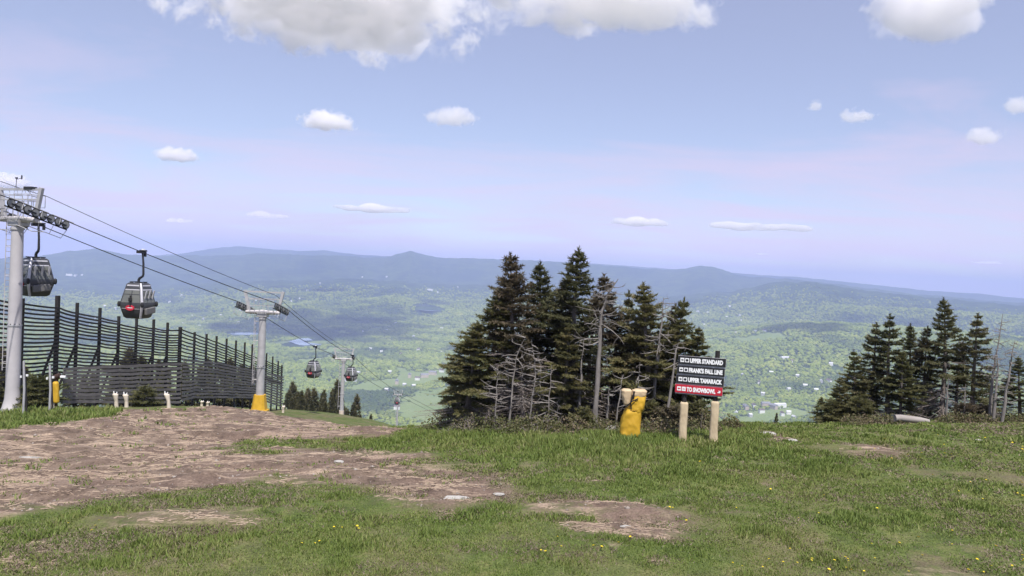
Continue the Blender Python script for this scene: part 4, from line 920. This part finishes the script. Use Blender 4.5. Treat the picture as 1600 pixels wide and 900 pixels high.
# ------------------------------------------------------------------ snow fence
def fence_line(pA, dA, pB, dB):
    a = pix(pA, 560, dA); b = pix(pB, 560, dB); a.z = b.z = 0
    def f(px):
        lo, hi = -.3, 1.3
        for _ in range(40):
            m = (lo + hi) / 2; q = a.lerp(b, m); v = RM.transposed() @ (Vector((q.x, q.y, -3.0)) - CAM); x = 800 + FPX * v.x / -v.z
            lo, hi = (m, hi) if x < px else (lo, m)
        q = a.lerp(b, (lo + hi) / 2); return q
    return f, (b - a).normalized()
def z_at(q, px, py):
    """height of the pixel's row above the ground point q"""
    v = ray(px, py); return CAM.z + v.z / math.hypot(v.x, v.y) * math.hypot(q.x, q.y)
def fence(label, fl, along, posts, ptop, stop, sbot, sup, slow, nu, nl, bs, brace):
    f0 = fl(posts[0]); base = Vector((f0.x, f0.y, hz(f0.x, f0.y))); root = thing('snow_fence', label, 'fence', base, 0, 'snow fence runs')
    Q = [fl(p) for p in posts]; nrm = Vector((along.y, -along.x, 0))
    for p, q in zip(posts, Q):
        g = hz(q.x, q.y); zt = z_at(q, p, np.interp(p, *ptop)); big = 1.35 if p in (86, 280, 30) else 1.0
        MB().box((0, 0, (zt - g) / 2 - .2), (.16 * big, .16 * big, zt - g + .4)).build('post', post_m, root, Vector((q.x, q.y, g)) - base)
        if p in brace:
            zm = z_at(q, p, np.interp(p, *ptop) * .62 + 640 * .38); foot = q - nrm * 1.5 - along * .4; foot.z = hz(foot.x, foot.y) - .1
            m = MB(); m.bar(Vector((q.x, q.y, zm)) - base, foot - base, .15, .12); m.build('brace', post_m, root)
    for layer, (n, lo, hi, h_, th, mt_, off) in enumerate(((nu, stop, sup, .118, .03, slat_dark, .0), (nl, slow, sbot, .20, .035, slat_grey, .16))):
        if not n: continue
        for bi in range(len(posts) - 1):
            pa, pb = posts[bi], posts[bi + 1]
            if layer == 1 and pb < bs: continue
            if layer == 1 and pa < bs: pa_ = bs
            else: pa_ = pa
            a, b = (Q[bi] if pa_ == pa else fl(pa_)), Q[bi + 1]
            for k in range(n):
                u = (k + .35) / n; ya = np.interp(pa_, *lo) * (1 - u) + np.interp(pa_, *hi) * u; yb = np.interp(pb, *lo) * (1 - u) + np.interp(pb, *hi) * u
                A = Vector((a.x, a.y, z_at(a, pa_, ya) + random.uniform(-.02, .02))); B = Vector((b.x, b.y, z_at(b, pb, yb) + random.uniform(-.02, .02)))
                if layer == 0 and random.random() < .02: continue
                side = nrm * (.12 + off); sg = random.uniform(.015, .06) * (1 if layer == 0 else .9); tw = random.uniform(-.01, .01); vv = []
                for s in (0, .33, .67, 1):
                    c = A.lerp(B, s) + side - Vector((0, 0, sg * 4 * s * (1 - s))) - base; j = th / 2
                    vv += [c + nrm * j - Vector((0, 0, h_ / 2)), c - nrm * j - Vector((0, 0, h_ / 2)), c - nrm * (j + tw) + Vector((0, 0, h_ / 2)), c + nrm * (j + tw) + Vector((0, 0, h_ / 2))]
                ff = [(0, 1, 2, 3), (15, 14, 13, 12)] + [(i * 4 + e, i * 4 + 4 + e, i * 4 + 4 + (e + 1) % 4, i * 4 + (e + 1) % 4) for i in range(3) for e in range(4)]
                MB().add(vv, ff).build('slat', mt_, root)
    return root
fl1, al1 = fence_line(-20, 42, 280, 62); fl2, al2 = fence_line(280, 62, 443, 100)
fence('tall dark slatted snow fence behind the nearest lift tower', fl1, al1, [-24, 30, 86, 117, 153, 183, 211, 238, 260, 280],
      ([-24, 0, 30, 86, 117, 153, 183, 211, 238, 260, 280], [450, 456, 466, 462, 473, 481, 494, 498, 499, 504, 511]), ([-24, 0, 30, 86, 117, 153, 183, 211, 238, 260, 280], [462, 467, 473, 479, 488, 495, 501, 507, 512, 515, 514]),
      ([86, 280], [630, 632]), ([-24, 92, 280], [600, 584, 584]), ([86, 280], [574, 566]), 18, 10, 92, (86, 117, 153, 183, 211, 238, 260))
fence('farther curved run of slatted snow fence behind the yellow-based tower', fl2, al2, [281, 303, 322, 338, 354, 369, 383, 395, 408, 418, 428, 437, 443],
      ([281, 303, 322, 338, 354, 369, 383, 395, 408, 418, 428, 437, 443], [511, 519, 522, 525, 529, 532, 535, 538, 545, 552, 557, 564, 570]), ([281, 443], [513, 573]),
      ([281, 300, 400, 443], [628, 623, 623, 638]), ([281, 340, 443], [576, 580, 604]), ([281, 340, 443], [560, 566, 588]), 11, 12, 0, ())

def soft(levels, seed, n=44, wob=.03, sq=.0, crease=.05, rows=26):
    rs = np.random.default_rng(seed); ph = rs.uniform(0, 6.28, 4); A = np.array(levels, float); zz = np.linspace(A[0, 2], A[-1, 2], rows); L = []
    for z in zz:
        cx, cy, rx, ry = (np.interp(z, A[:, 2], A[:, c]) for c in (0, 1, 3, 4)); ring = []
        for w in np.linspace(0, 2 * math.pi, n, endpoint=False):
            k = 1 + wob * math.sin(3 * w + ph[0] + z * 5) + wob * .7 * math.sin(5 * w + ph[1] - z * 7); c, s_ = math.cos(w), math.sin(w)
            k += crease * 2 * (abs(float(fbm(np.array([c * 2.2 + z * 3.1 + seed]), np.array([s_ * 2.2 + z * 4.7]), 3, seed)[0]) - .5) * 2 - .35)
            e = (abs(c) ** 4 + abs(s_) ** 4) ** -.25; k *= 1 + sq * (e - 1); ring.append((cx + rx * c * k, cy + ry * s_ * k, z))
        L.append(ring)
    return MB().rings(L)
# ------------------------------------------------------------------ trail sign
sign_black = mat('black sign board', (.020, .021, .024), .5, (.014, .014, .017), 3); sign_red = mat('red sign board', (.50, .020, .040), .5, (.42, .016, .034), 3)
edge_m = mat('sign edge', (.55, .53, .55), .6, None, 4); navy = mat('dark trail symbol', (.015, .016, .022), .5, None, 4)
wraps = mat('tan pad wrap on sign post', (.58, .47, .31), .75, (.46, .36, .23), 2.5, bump=.3, bscale=7)
def text_mesh(txt, size, width, m, parent, loc, name='lettering', bold=.012, skew=0):
    cu = bpy.data.curves.new('t', 'FONT'); cu.body = txt; cu.size = size; cu.offset = bold; cu.extrude = .004; cu.shear = skew; cu.resolution_u = 3
    o = bpy.data.objects.new('t', cu); COL.objects.link(o); dg = bpy.context.evaluated_depsgraph_get(); me = bpy.data.meshes.new_from_object(o.evaluated_get(dg)); bpy.data.objects.remove(o)
    xs = [v.co.x for v in me.vertices]; x0, x1 = min(xs), max(xs); k = width / (x1 - x0); me.transform(Matrix.Diagonal((k, 1, 1, 1)) @ Matrix.Translation((-x0, 0, 0)))
    me.transform(Matrix.Rotation(math.pi / 2, 4, 'X')); me.materials.clear(); me.materials.append(m); me.name = name
    ob = bpy.data.objects.new(name, me); COL.objects.link(ob); ob.parent = parent; ob.location = loc; return ob
def sign():
    D_ = 24.0; pr = gp(1114, 693); pl_ = gp(1066, 691); mid = (pr + pl_) / 2; v = pr - pl_; rz = math.atan2(v.y, v.x)
    root = thing('trail_sign', 'trail sign with three black boards and one red board on two padded posts', 'sign', mid, rz); W_ = v.length / 2
    for s, hgt, hp in ((-1, 2.80, 1.30), (1, 2.98, 1.36)):
        zb = (pl_ if s < 0 else pr).z - mid.z
        MB().tube([(s * W_, 0, zb - .3), (s * W_, 0, zb + hgt)], .075, 8).build('post', post_m, root)
        pd = soft([(s * W_, 0, zb - .15, .125, .115), (s * W_ + .01, 0, zb + .05, .135, .12), (s * W_ - .005, 0, zb + .5, .128, .115), (s * W_ + .005, 0, zb + .95, .132, .118), (s * W_, 0, zb + hp - .02, .128, .115), (s * W_, 0, zb + hp, .10, .09)], 60 + s, sq=.7, crease=.06, wob=.02, rows=40).build('post_padding', wraps, root)
    z0 = 2.78; bw = 1.48; bh = .262
    rows = [('UPPER STANDARD', sign_black, .0), ("FRANK'S FALL LINE", sign_black, -.02), ('UPPER TAMARACK', sign_black, -.03), ('TO SNOWBOWL', sign_red, -.06)]
    xc = (1092 - 1091.5) / FPX * D_
    for k, (txt, m_, dx) in enumerate(rows):
        z = z0 - bh / 2 - k * .312
        b = MB().box((0, 0, 0), (bw, .035, bh)).build('board', m_, root, (xc + dx, -.12, z), bevel=.008)
        MB().box((0, .0, 0), (bw + .012, .02, bh + .012)).build('board_backing', edge_m, b, (0, .022, 0))
        MB().box((0, 0, 0), (bw - .01, .03, .035)).build('mounting_rail', edge_m, b, (0, .03, -bh / 2 - .02))
        fw = white_m; ya = -.0205; x = -bw / 2 + .06
        for q in range(2):
            ic = MB().box((0, 0, 0), (.125, .006, .135)).build('symbol_plate', fw, b, (x + .065 + q * .15, ya, 0), bevel=.004)
            if q == 0: MB().add([(-.045, -.004, 0), (.005, -.004, .042), (.005, -.004, .016), (.045, -.004, .016), (.045, -.004, -.016), (.005, -.004, -.016), (.005, -.004, -.042)], [(0, 6, 5, 4, 3, 2, 1)]).build('arrow', navy if k < 3 else sign_red, ic)
            elif k < 3: MB().tube([(0, -.003, 0), (0, -.006, 0)], .042, 16).build('trail_symbol', navy, ic)
            else: MB().box((0, -.004, 0), (.07, .004, .02)).build('trail_symbol', sign_red, ic)
        tw_ = {0: 1.03, 1: 1.05, 2: 1.06, 3: .90}[k]
        text_mesh(txt, .185, tw_, fw, b, (x + .305, ya, -.066))
        if k == 3:
            MB().add([(0, 0, 0), (.09, 0, .075), (.09, 0, .02), (.085, 0, .0), (.02, 0, .075), (.02, 0, .06), (.06, 0, .06), (-.012, 0, .012)], [(7, 0, 3, 6), (6, 3, 2, 1), (6, 1, 4, 5)]).build('arrow', fw, b, (bw / 2 - .15, ya - .003, -.04))
sign()

# ------------------------------------------------------------------ padded hydrants
p = gp(987, 683); hyd = thing('snowmaking_hydrant', 'snowmaking hydrant wrapped in yellow padding with two tan padded heads', 'hydrant', p)
soft([(-.07, 0, -.1, .29, .26), (-.08, 0, .12, .33, .29), (-.05, 0, .5, .33, .29), (-.01, 0, .85, .29, .27), (.03, 0, .95, .27, .24)], 1, sq=.75, crease=.07).build('lower_padding', yellow_pad, hyd)
soft([(.04, -.02, .86, .26, .23), (.08, -.03, .97, .27, .24), (.14, -.03, 1.25, .25, .23), (.16, -.02, 1.42, .24, .21)], 2, sq=.7, crease=.09).build('middle_padding', yellow_pad, hyd)
soft([(-.20, -.05, 1.02, .05, .06), (-.23, -.05, 1.12, .11, .12), (-.25, -.05, 1.35, .16, .15), (-.26, -.04, 1.56, .18, .16), (-.25, -.03, 1.60, .12, .11)], 3, sq=.7, crease=.10).build('head_padding', tan_pad, hyd)
soft([(.13, -.04, 1.36, .20, .18), (.15, -.04, 1.42, .25, .20), (.18, -.04, 1.56, .25, .19), (.20, -.03, 1.61, .17, .14)], 4, sq=.8, crease=.09).build('head_padding', tan_pad, hyd)
MB().tube([(-.10, -.24, .98), (-.14, -.28, 1.2), (-.06, -.26, 1.46)], .022, 6).tube([(-.30, -.20, 1.02), (-.10, -.31, 1.24), (.1, -.29, 1.34)], .02, 6).tube([(-.04, -.2, 1.3), (-.03, -.22, 1.56)], .03, 6).build('strap', navy, hyd)
MB().ring((.0, 0, .93), (0, 0, 1), .27, .012, 18, 5).build('seam', mat('dark yellow seam', (.30, .16, .01), .7), hyd)
MB().tube([(.16, .12, -.1), (.2, .14, 1.2)], .07, 8).build('standpipe', mat('dark hydrant pipe', (.05, .035, .03), .8), hyd)
p = pix(87, 634, 40.5); p.z = hz(p.x, p.y); h2 = thing('snowmaking_hydrant', 'dark snowmaking hydrant with one yellow pad at the left end of the grey slats', 'hydrant', p)
dp = mat('dark rusty pipe', (.06, .03, .022), .8, (.03, .018, .015), 8)
MB().tube([(0, 0, -.2), (0, 0, 2.0)], .10, 8).tube([(-.12, 0, 1.8), (.2, 0, 1.95)], .16, 8).build('pipe', dp, h2)
soft([(.12, -.12, .45, .10, .10), (.11, -.14, .5, .15, .12), (.07, -.14, 1.2, .16, .12), (.04, -.14, 1.55, .15, .12), (.04, -.13, 1.62, .09, .08)], 5, sq=.6).build('yellow_pad', yellow_pad, h2)
soft([(-.10, -.05, -.1, .11, .11), (-.10, -.05, .75, .12, .12), (-.10, -.05, .82, .07, .07)], 6).build('tan_pad', tan_base, h2)
MB().box((.42, -.1, 1.9), (.28, .12, .12)).build('valve', white_m, h2, bevel=.02)
ph_ = mat('pale wrapped pipe', (.66, .58, .48), .7, (.54, .46, .38), 5, bump=.3)
def pipe_stub(px, py, h, lean, label, double):
    p = gp(px, py, 20); t_ = thing('hydrant_stub', label, 'hydrant', p, random.uniform(-.3, .3), 'pale hydrant stubs')
    for k in range(2 if double else 1):
        dx = k * .55; hh = h * (1 if k == 0 else .95); soft([(dx, 0, -.1, .12, .12), (dx + lean * .2, 0, hh * .4, .10, .10), (dx + lean * .5, 0, hh * .62, .13, .13), (dx + lean * .8, 0, hh * .85, .17, .15), (dx + lean, 0, hh * .9, .09, .09)], 20 + k + px).build('wrapped_pipe', ph_, t_)
        MB().tube([(dx + lean - .06, 0, hh * .85), (dx + lean - .08, 0, hh * 1.05)], .035, 6).tube([(dx + lean + .07, 0, hh * .85), (dx + lean + .1, 0, hh)], .03, 6).build('valve', white_m, t_)
pipe_stub(182, 637, .95, -.10, 'pair of pale wrapped hydrant stubs in front of the grey slats', True)
pipe_stub(264, 637, .95, -.22, 'pale bent hydrant stub near the fence corner post', False)
pipe_stub(315, 635, .5, .06, 'short pale hydrant stub just left of the crest of the mound', True)
pipe_stub(442, 645, .75, .05, 'pale hydrant stub at the far end of the snow fence', False)
# marker stakes
for px, py, top, lb in ((36, 652, 573, 'grey marker stake beside the foot of the nearest tower'), (77, 646, 577, 'grey marker stake in front of the yellow-padded hydrant at the left')):
    p = gp(px, py, 20); h = (py - top) / FPX * math.hypot(p.x, p.y) * .93; t_ = thing('marker_stake', lb, 'stake', p, 0, 'marker stakes')
    MB().tube([(0, 0, -.2), (.02, 0, h * .5), (-.05, 0, h)], [.055, .055, .05], 8).build('pole', galv, t_); MB().tube([(.12, .1, -.2), (-.02, .1, h * .8)], .045, 6).build('backing_post', post_m, t_)
    MB().box((.14, 0, h * .75), (.10, .06, .10)).box((-.16, 0, h * .72), (.08, .06, .10)).build('clip', white_m, t_)

# ------------------------------------------------------------------ stones, log
stone = mat('pale granite', (.46, .44, .41), .9, (.30, .285, .265), 4, bump=.6, bscale=14)
def rock(px, py, w, h, d, lb, rz=0.0, seed=0):
    p = gp(px, py); rs = np.random.default_rng(seed); bm = bmesh.new(); bmesh.ops.create_icosphere(bm, subdivisions=3, radius=1)
    for v in bm.verts:
        n = 1 + .30 * (fbm(np.array([v.co.x * 1.6 + seed * 7]), np.array([v.co.y * 1.6 + v.co.z * 2.1]), 3, seed)[0] - .5) * 2; v.co = Vector((round(v.co.x * 3) / 3 * .3 + v.co.x * .7, v.co.y, v.co.z)) * n
    me = bpy.data.meshes.new('rock'); bm.to_mesh(me); bm.free(); me.materials.append(stone)
    o = bpy.data.objects.new('rock', me); COL.objects.link(o); o.location = p + Vector((0, 0, h * .15)); o.scale = (w / 2, d / 2, h / 2); o.rotation_euler.z = rz; tag(o, lb, 'rock', 'stones in the turf')
rock(714, 781, .62, .10, .22, 'flat white stone on the bare patch left of centre', .1, 1); rock(780, 773, .28, .06, .14, 'thin pale stone right of the flat white one', 0, 2); rock(954, 676, .45, .40, .4, 'rounded pale stone beside the yellow padded hydrant', 0, 3)
rock(916, 690, .5, .16, .3, 'flat pale stone in the tall grass before the clump', .2, 4); rock(1200, 678, .55, .12, .3, 'pale flat stone at the top of the small bare streak', -.3, 5); rock(1238, 690, .35, .12, .25, 'small stone at the lower end of the bare streak', 0, 6)
rock(978, 825, .26, .06, .12, 'white stone in the bare patch at bottom centre', .1, 7); rock(1530, 690, .3, .10, .2, 'small pale stone on the turf at right', 0, 8); rock(45, 716, .8, .07, .12, 'long pale stone lying on the brown dirt at left', .1, 9); rock(530, 723, .3, .1, .2, 'small pale stone on the dirt in the middle', 0, 10)
rock(1000, 684, .5, .1, .25, 'pale flat stone at the right foot of the yellow hydrant', .1, 12)
p = gp(1425, 661); lg = thing('fallen_log', 'pale sawn log lying before the right-hand clump', 'log', p + Vector((0, 0, .15)), R(-8))
MB().tube([(-.68, 0, 0), (-.45, .02, .02), (-.1, -.01, .0), (.3, -.03, -.01), (.66, .03, -.05)], [.15, .142, .15, .132, .10], 10).build('log', mat('pale barkless log', (.34, .31, .29), .8, (.24, .21, .195), 3, bump=.4, stretch=(.3, 2, 2)), lg)

# ------------------------------------------------------------------ grass, flowers
def grass():
    n = 120000; a = np.radians(rng.uniform(-40, 40, n)); r = 9.5 * (46 / 9.5) ** (rng.random(n) ** .85); x = r * np.sin(a); y = r * np.cos(a)
    d = dirt_at(x, y); clump = fbm(x / .8, y / .8, 3, 5); keep = rng.random(n) < np.clip(1.05 - d * 1.6, 0.03, 1) * np.clip(-.25 + clump * 2.1, 0.22, 1); x, y, r, d = x[keep], y[keep], r[keep], d[keep]; z = H(x, y)
    tall = np.zeros(len(x))
    for px, py, rad, st in ((930, 690, 3.0, 1.3), (1080, 690, 2.4, 1.3), (1000, 700, 3.4, .8), (850, 685, 3, .9), (720, 680, 3, .9), (60, 650, 5, 1.6), (160, 640, 5, 1.4), (1150, 676, 3, .6)):
        q = gp(px, py); tall = np.maximum(tall, st * np.exp(-((x - q.x) ** 2 + (y - q.y) ** 2) / rad ** 2))
    B = 8; m = len(x); idx = np.repeat(np.arange(m), B); k = len(idx)
    ht = (.014 + .045 * fbm(x / 1.1, y / 1.1, 3, 15) + .10 * tall + .06 * smooth(.58, .72, fbm(x / .7, y / .7, 3, 215)))[idx] * rng.uniform(.6, 1.4, k) * (1 + (r[idx] - 12) * .012); an = rng.uniform(0, 6.283, k); of = rng.uniform(0, .11, k) * (1 + r[idx] * .03)
    bx = x[idx] + np.cos(an) * of; by = y[idx] + np.sin(an) * of; bz = z[idx] - .01; la = rng.uniform(0, 6.283, k); ln = ht * rng.uniform(.2, .9, k); w = (.006 + .0012 * (r[idx] - 9)) * rng.uniform(.7, 1.3, k); wa = rng.uniform(0, 3.14, k)
    p0 = np.stack([bx - np.cos(wa) * w, by - np.sin(wa) * w, bz], 1); p1 = np.stack([bx + np.cos(wa) * w, by + np.sin(wa) * w, bz], 1); p2 = np.stack([bx + np.cos(la) * ln, by + np.sin(la) * ln, bz + ht], 1)
    v = np.stack([p0, p1, p2], 1).reshape(-1, 3); o = mesh_np('grass', v, np.arange(len(v)).reshape(-1, 3), [leafmat('turf blades', [(.085, .124, .028), (.130, .186, .040), (.185, .232, .058), (.265, .245, .11)], .55, .25)])
    tag(o, 'patchy short summer grass over the summit', 'grass', kind='stuff')
    # dry stubble where the turf thins out
    n = 90000; a = np.radians(rng.uniform(-40, 40, n)); r = 9.5 * (38 / 9.5) ** rng.random(n); x = r * np.sin(a); y = r * np.cos(a); d = dirt_at(x, y); nb = fbm(x / 2.0, y / 1.1, 4, 201)
    keep = rng.random(n) < np.clip(np.exp(-((d - .42) / .22) ** 2) * .8 + smooth(.48, .60, nb) * .85 * (d < .6), 0, 1); x, y, r = x[keep], y[keep], r[keep]; z = H(x, y); B = 4; idx = np.repeat(np.arange(len(x)), B); k = len(idx)
    ht = rng.uniform(.015, .05, k) * (1 + (r[idx] - 12) * .015); bx = x[idx] + rng.normal(0, .05, k); by = y[idx] + rng.normal(0, .05, k); la = rng.uniform(0, 6.283, k); ln = ht * rng.uniform(.6, 2.0, k); w = (.005 + .0010 * (r[idx] - 9)) * rng.uniform(.7, 1.3, k); wa = rng.uniform(0, 3.14, k); bz = z[idx] - .005
    p0 = np.stack([bx - np.cos(wa) * w, by - np.sin(wa) * w, bz], 1); p1 = np.stack([bx + np.cos(wa) * w, by + np.sin(wa) * w, bz], 1); p2 = np.stack([bx + np.cos(la) * ln, by + np.sin(la) * ln, bz + ht], 1)
    v = np.stack([p0, p1, p2], 1).reshape(-1, 3); o = mesh_np('dry_grass', v, np.arange(len(v)).reshape(-1, 3), [leafmat('dry stubble', [(.10, .075, .052), (.17, .132, .095), (.24, .19, .14), (.31, .25, .185)], .7, .15)]); tag(o, 'dead brownish grass stubble between the green turf and bare earth', 'grass', kind='stuff')
    # loose pebbles on the bare earth
    n = 26000; a = np.radians(rng.uniform(-40, 30, n)); r = 10 * (46 / 10) ** rng.random(n); x = r * np.sin(a); y = r * np.cos(a); d = dirt_at(x, y); keep = (d > .45) & (rng.random(n) < .22); x, y, r, d = x[keep], y[keep], r[keep], d[keep]
    z = H(x, y) + d * ((fbm(x / .7, y / .35, 3, 61) - .5) * .16 + (fbm(x / 3.2 + y * .12, y / .9, 3, 66) - .5) * .46); k = len(x); s = rng.lognormal(-4.1, .5, k) * (1 + r * .02)
    oc = np.array([(1, 0, 0), (0, 1, 0), (-1, 0, 0), (0, -1, 0), (0, 0, .7), (0, 0, -.7)]); of = np.array([(0, 1, 4), (1, 2, 4), (2, 3, 4), (3, 0, 4), (1, 0, 5), (2, 1, 5), (3, 2, 5), (0, 3, 5)])
    v = (np.stack([x, y, z], 1)[:, None] + oc[None] * s[:, None, None] * rng.uniform(.6, 1.3, (k, 6, 1))).reshape(-1, 3); f_ = (np.arange(k)[:, None, None] * 6 + of[None]).reshape(-1, 3)
    o = mesh_np('pebbles', v, f_, [leafmat('pebbles', [(.16, .13, .11), (.24, .20, .175), (.32, .28, .25), (.42, .39, .36)], .9, 0.0, .9)]); tag(o, 'loose pebbles and clods on the bare earth', 'pebbles', kind='stuff')
    # straw and dead stalks strewn over the bare earth
    n = 80000; a = np.radians(rng.uniform(-40, 26, n)); r = 10 * (50 / 10) ** rng.random(n); x = r * np.sin(a); y = r * np.cos(a); d = dirt_at(x, y); st = fbm(x / 1.6 + y * .2, y / .55, 3, 91)
    keep = (d > .40) & (rng.random(n) < smooth(.53, .62, st) * .8 + .015); x, y, r = x[keep], y[keep], r[keep]; k = len(x); z = H(x, y) + d[keep] * ((fbm(x / .7, y / .35, 3, 61) - .5) * .16 + (fbm(x / 3.2 + y * .12, y / .9, 3, 66) - .5) * .46) + .012; an = rng.normal(.15, .6, k); L = rng.uniform(.02, .075, k) * (1 + r * .02); w = .003 + .00045 * r; tl = rng.normal(0, .12, k)
    dx, dy = np.cos(an), np.sin(an); c = np.stack([x, y, z], 1); u = np.stack([dx, dy, tl], 1) * L[:, None]; s = np.stack([-dy * .5, dx * .5, np.full(k, .8)], 1) * w[:, None]
    v = np.stack([c - u - s * .5, c + u - s * .2, c + u * .9 + s, c - u * .8 + s], 1).reshape(-1, 3)
    o = mesh_np('straw', v, np.arange(len(v)).reshape(-1, 4), [leafmat('dry straw', [(.20, .142, .105), (.29, .215, .16), (.37, .285, .21), (.44, .35, .265)], .5, .1)]); tag(o, 'dry straw strewn over the bare brown earth', 'straw', kind='stuff')
grass()
fy = mat('dandelion yellow', (.75, .62, .03), .6, (.65, .48, .02), 5); fg = mat('dandelion stem', (.08, .15, .03), .7)
def flower_mesh():
    m = MB(); m.tube([(0, 0, 0), (.008, 0, .055), (.01, 0, .10)], .003, 4); n = len(m.f)
    for tier, (r, z) in enumerate(((.028, .105), (.020, .112))):
        for k in range(9):
            w = 2 * math.pi * (k + tier * .5) / 9; c, s = math.cos(w), math.sin(w); m.add([(.01, 0, z - .006), (.01 + r * c - s * .008, r * s + c * .008, z + .004), (.01 + r * c * 1.15, r * s * 1.15, z + .006), (.01 + r * c + s * .008, r * s - c * .008, z + .004)], [(0, 1, 2, 3)])
    me = bpy.data.meshes.new('dandelion'); me.from_pydata(m.v, [], m.f); me.materials.append(fg); me.materials.append(fy)
    for i, p in enumerate(me.polygons): p.material_index = int(i >= n)
    return me
fm = flower_mesh(); cl = [(545,832,6,14),(490,855,4,14),(1490,710,10,40),(1400,885,16,90),(1300,880,10,60),(1530,870,14,70),(1480,780,10,80),(1580,700,8,30),(1060,797,3,6),(900,860,7,50),(850,866,4,14),(120,828,5,30),(1250,790,8,120),(1100,760,6,120),(1350,680,6,80),(1190,885,7,40),(1550,760,7,60)]
for cx, cy, n_, sp in cl:
    for k in range(n_):
        px = min(1598, max(2, cx + random.gauss(0, sp))); py = min(898, cy + random.gauss(0, sp * .22))
        if py < 672 or random.random() < .25: continue
        p = gp(px, py); o = bpy.data.objects.new('dandelion', fm); COL.objects.link(o); o.location = p - Vector((0, 0, .01)); s_ = random.uniform(.5, .9) * (1 + .014 * (p.y - 12)); o.scale = (s_, s_, s_); o.rotation_euler = (random.uniform(-.3, .3), random.uniform(-.3, .3), random.uniform(0, 6))
        tag(o, 'small yellow dandelion in the short grass', 'flower', 'dandelions in the turf')
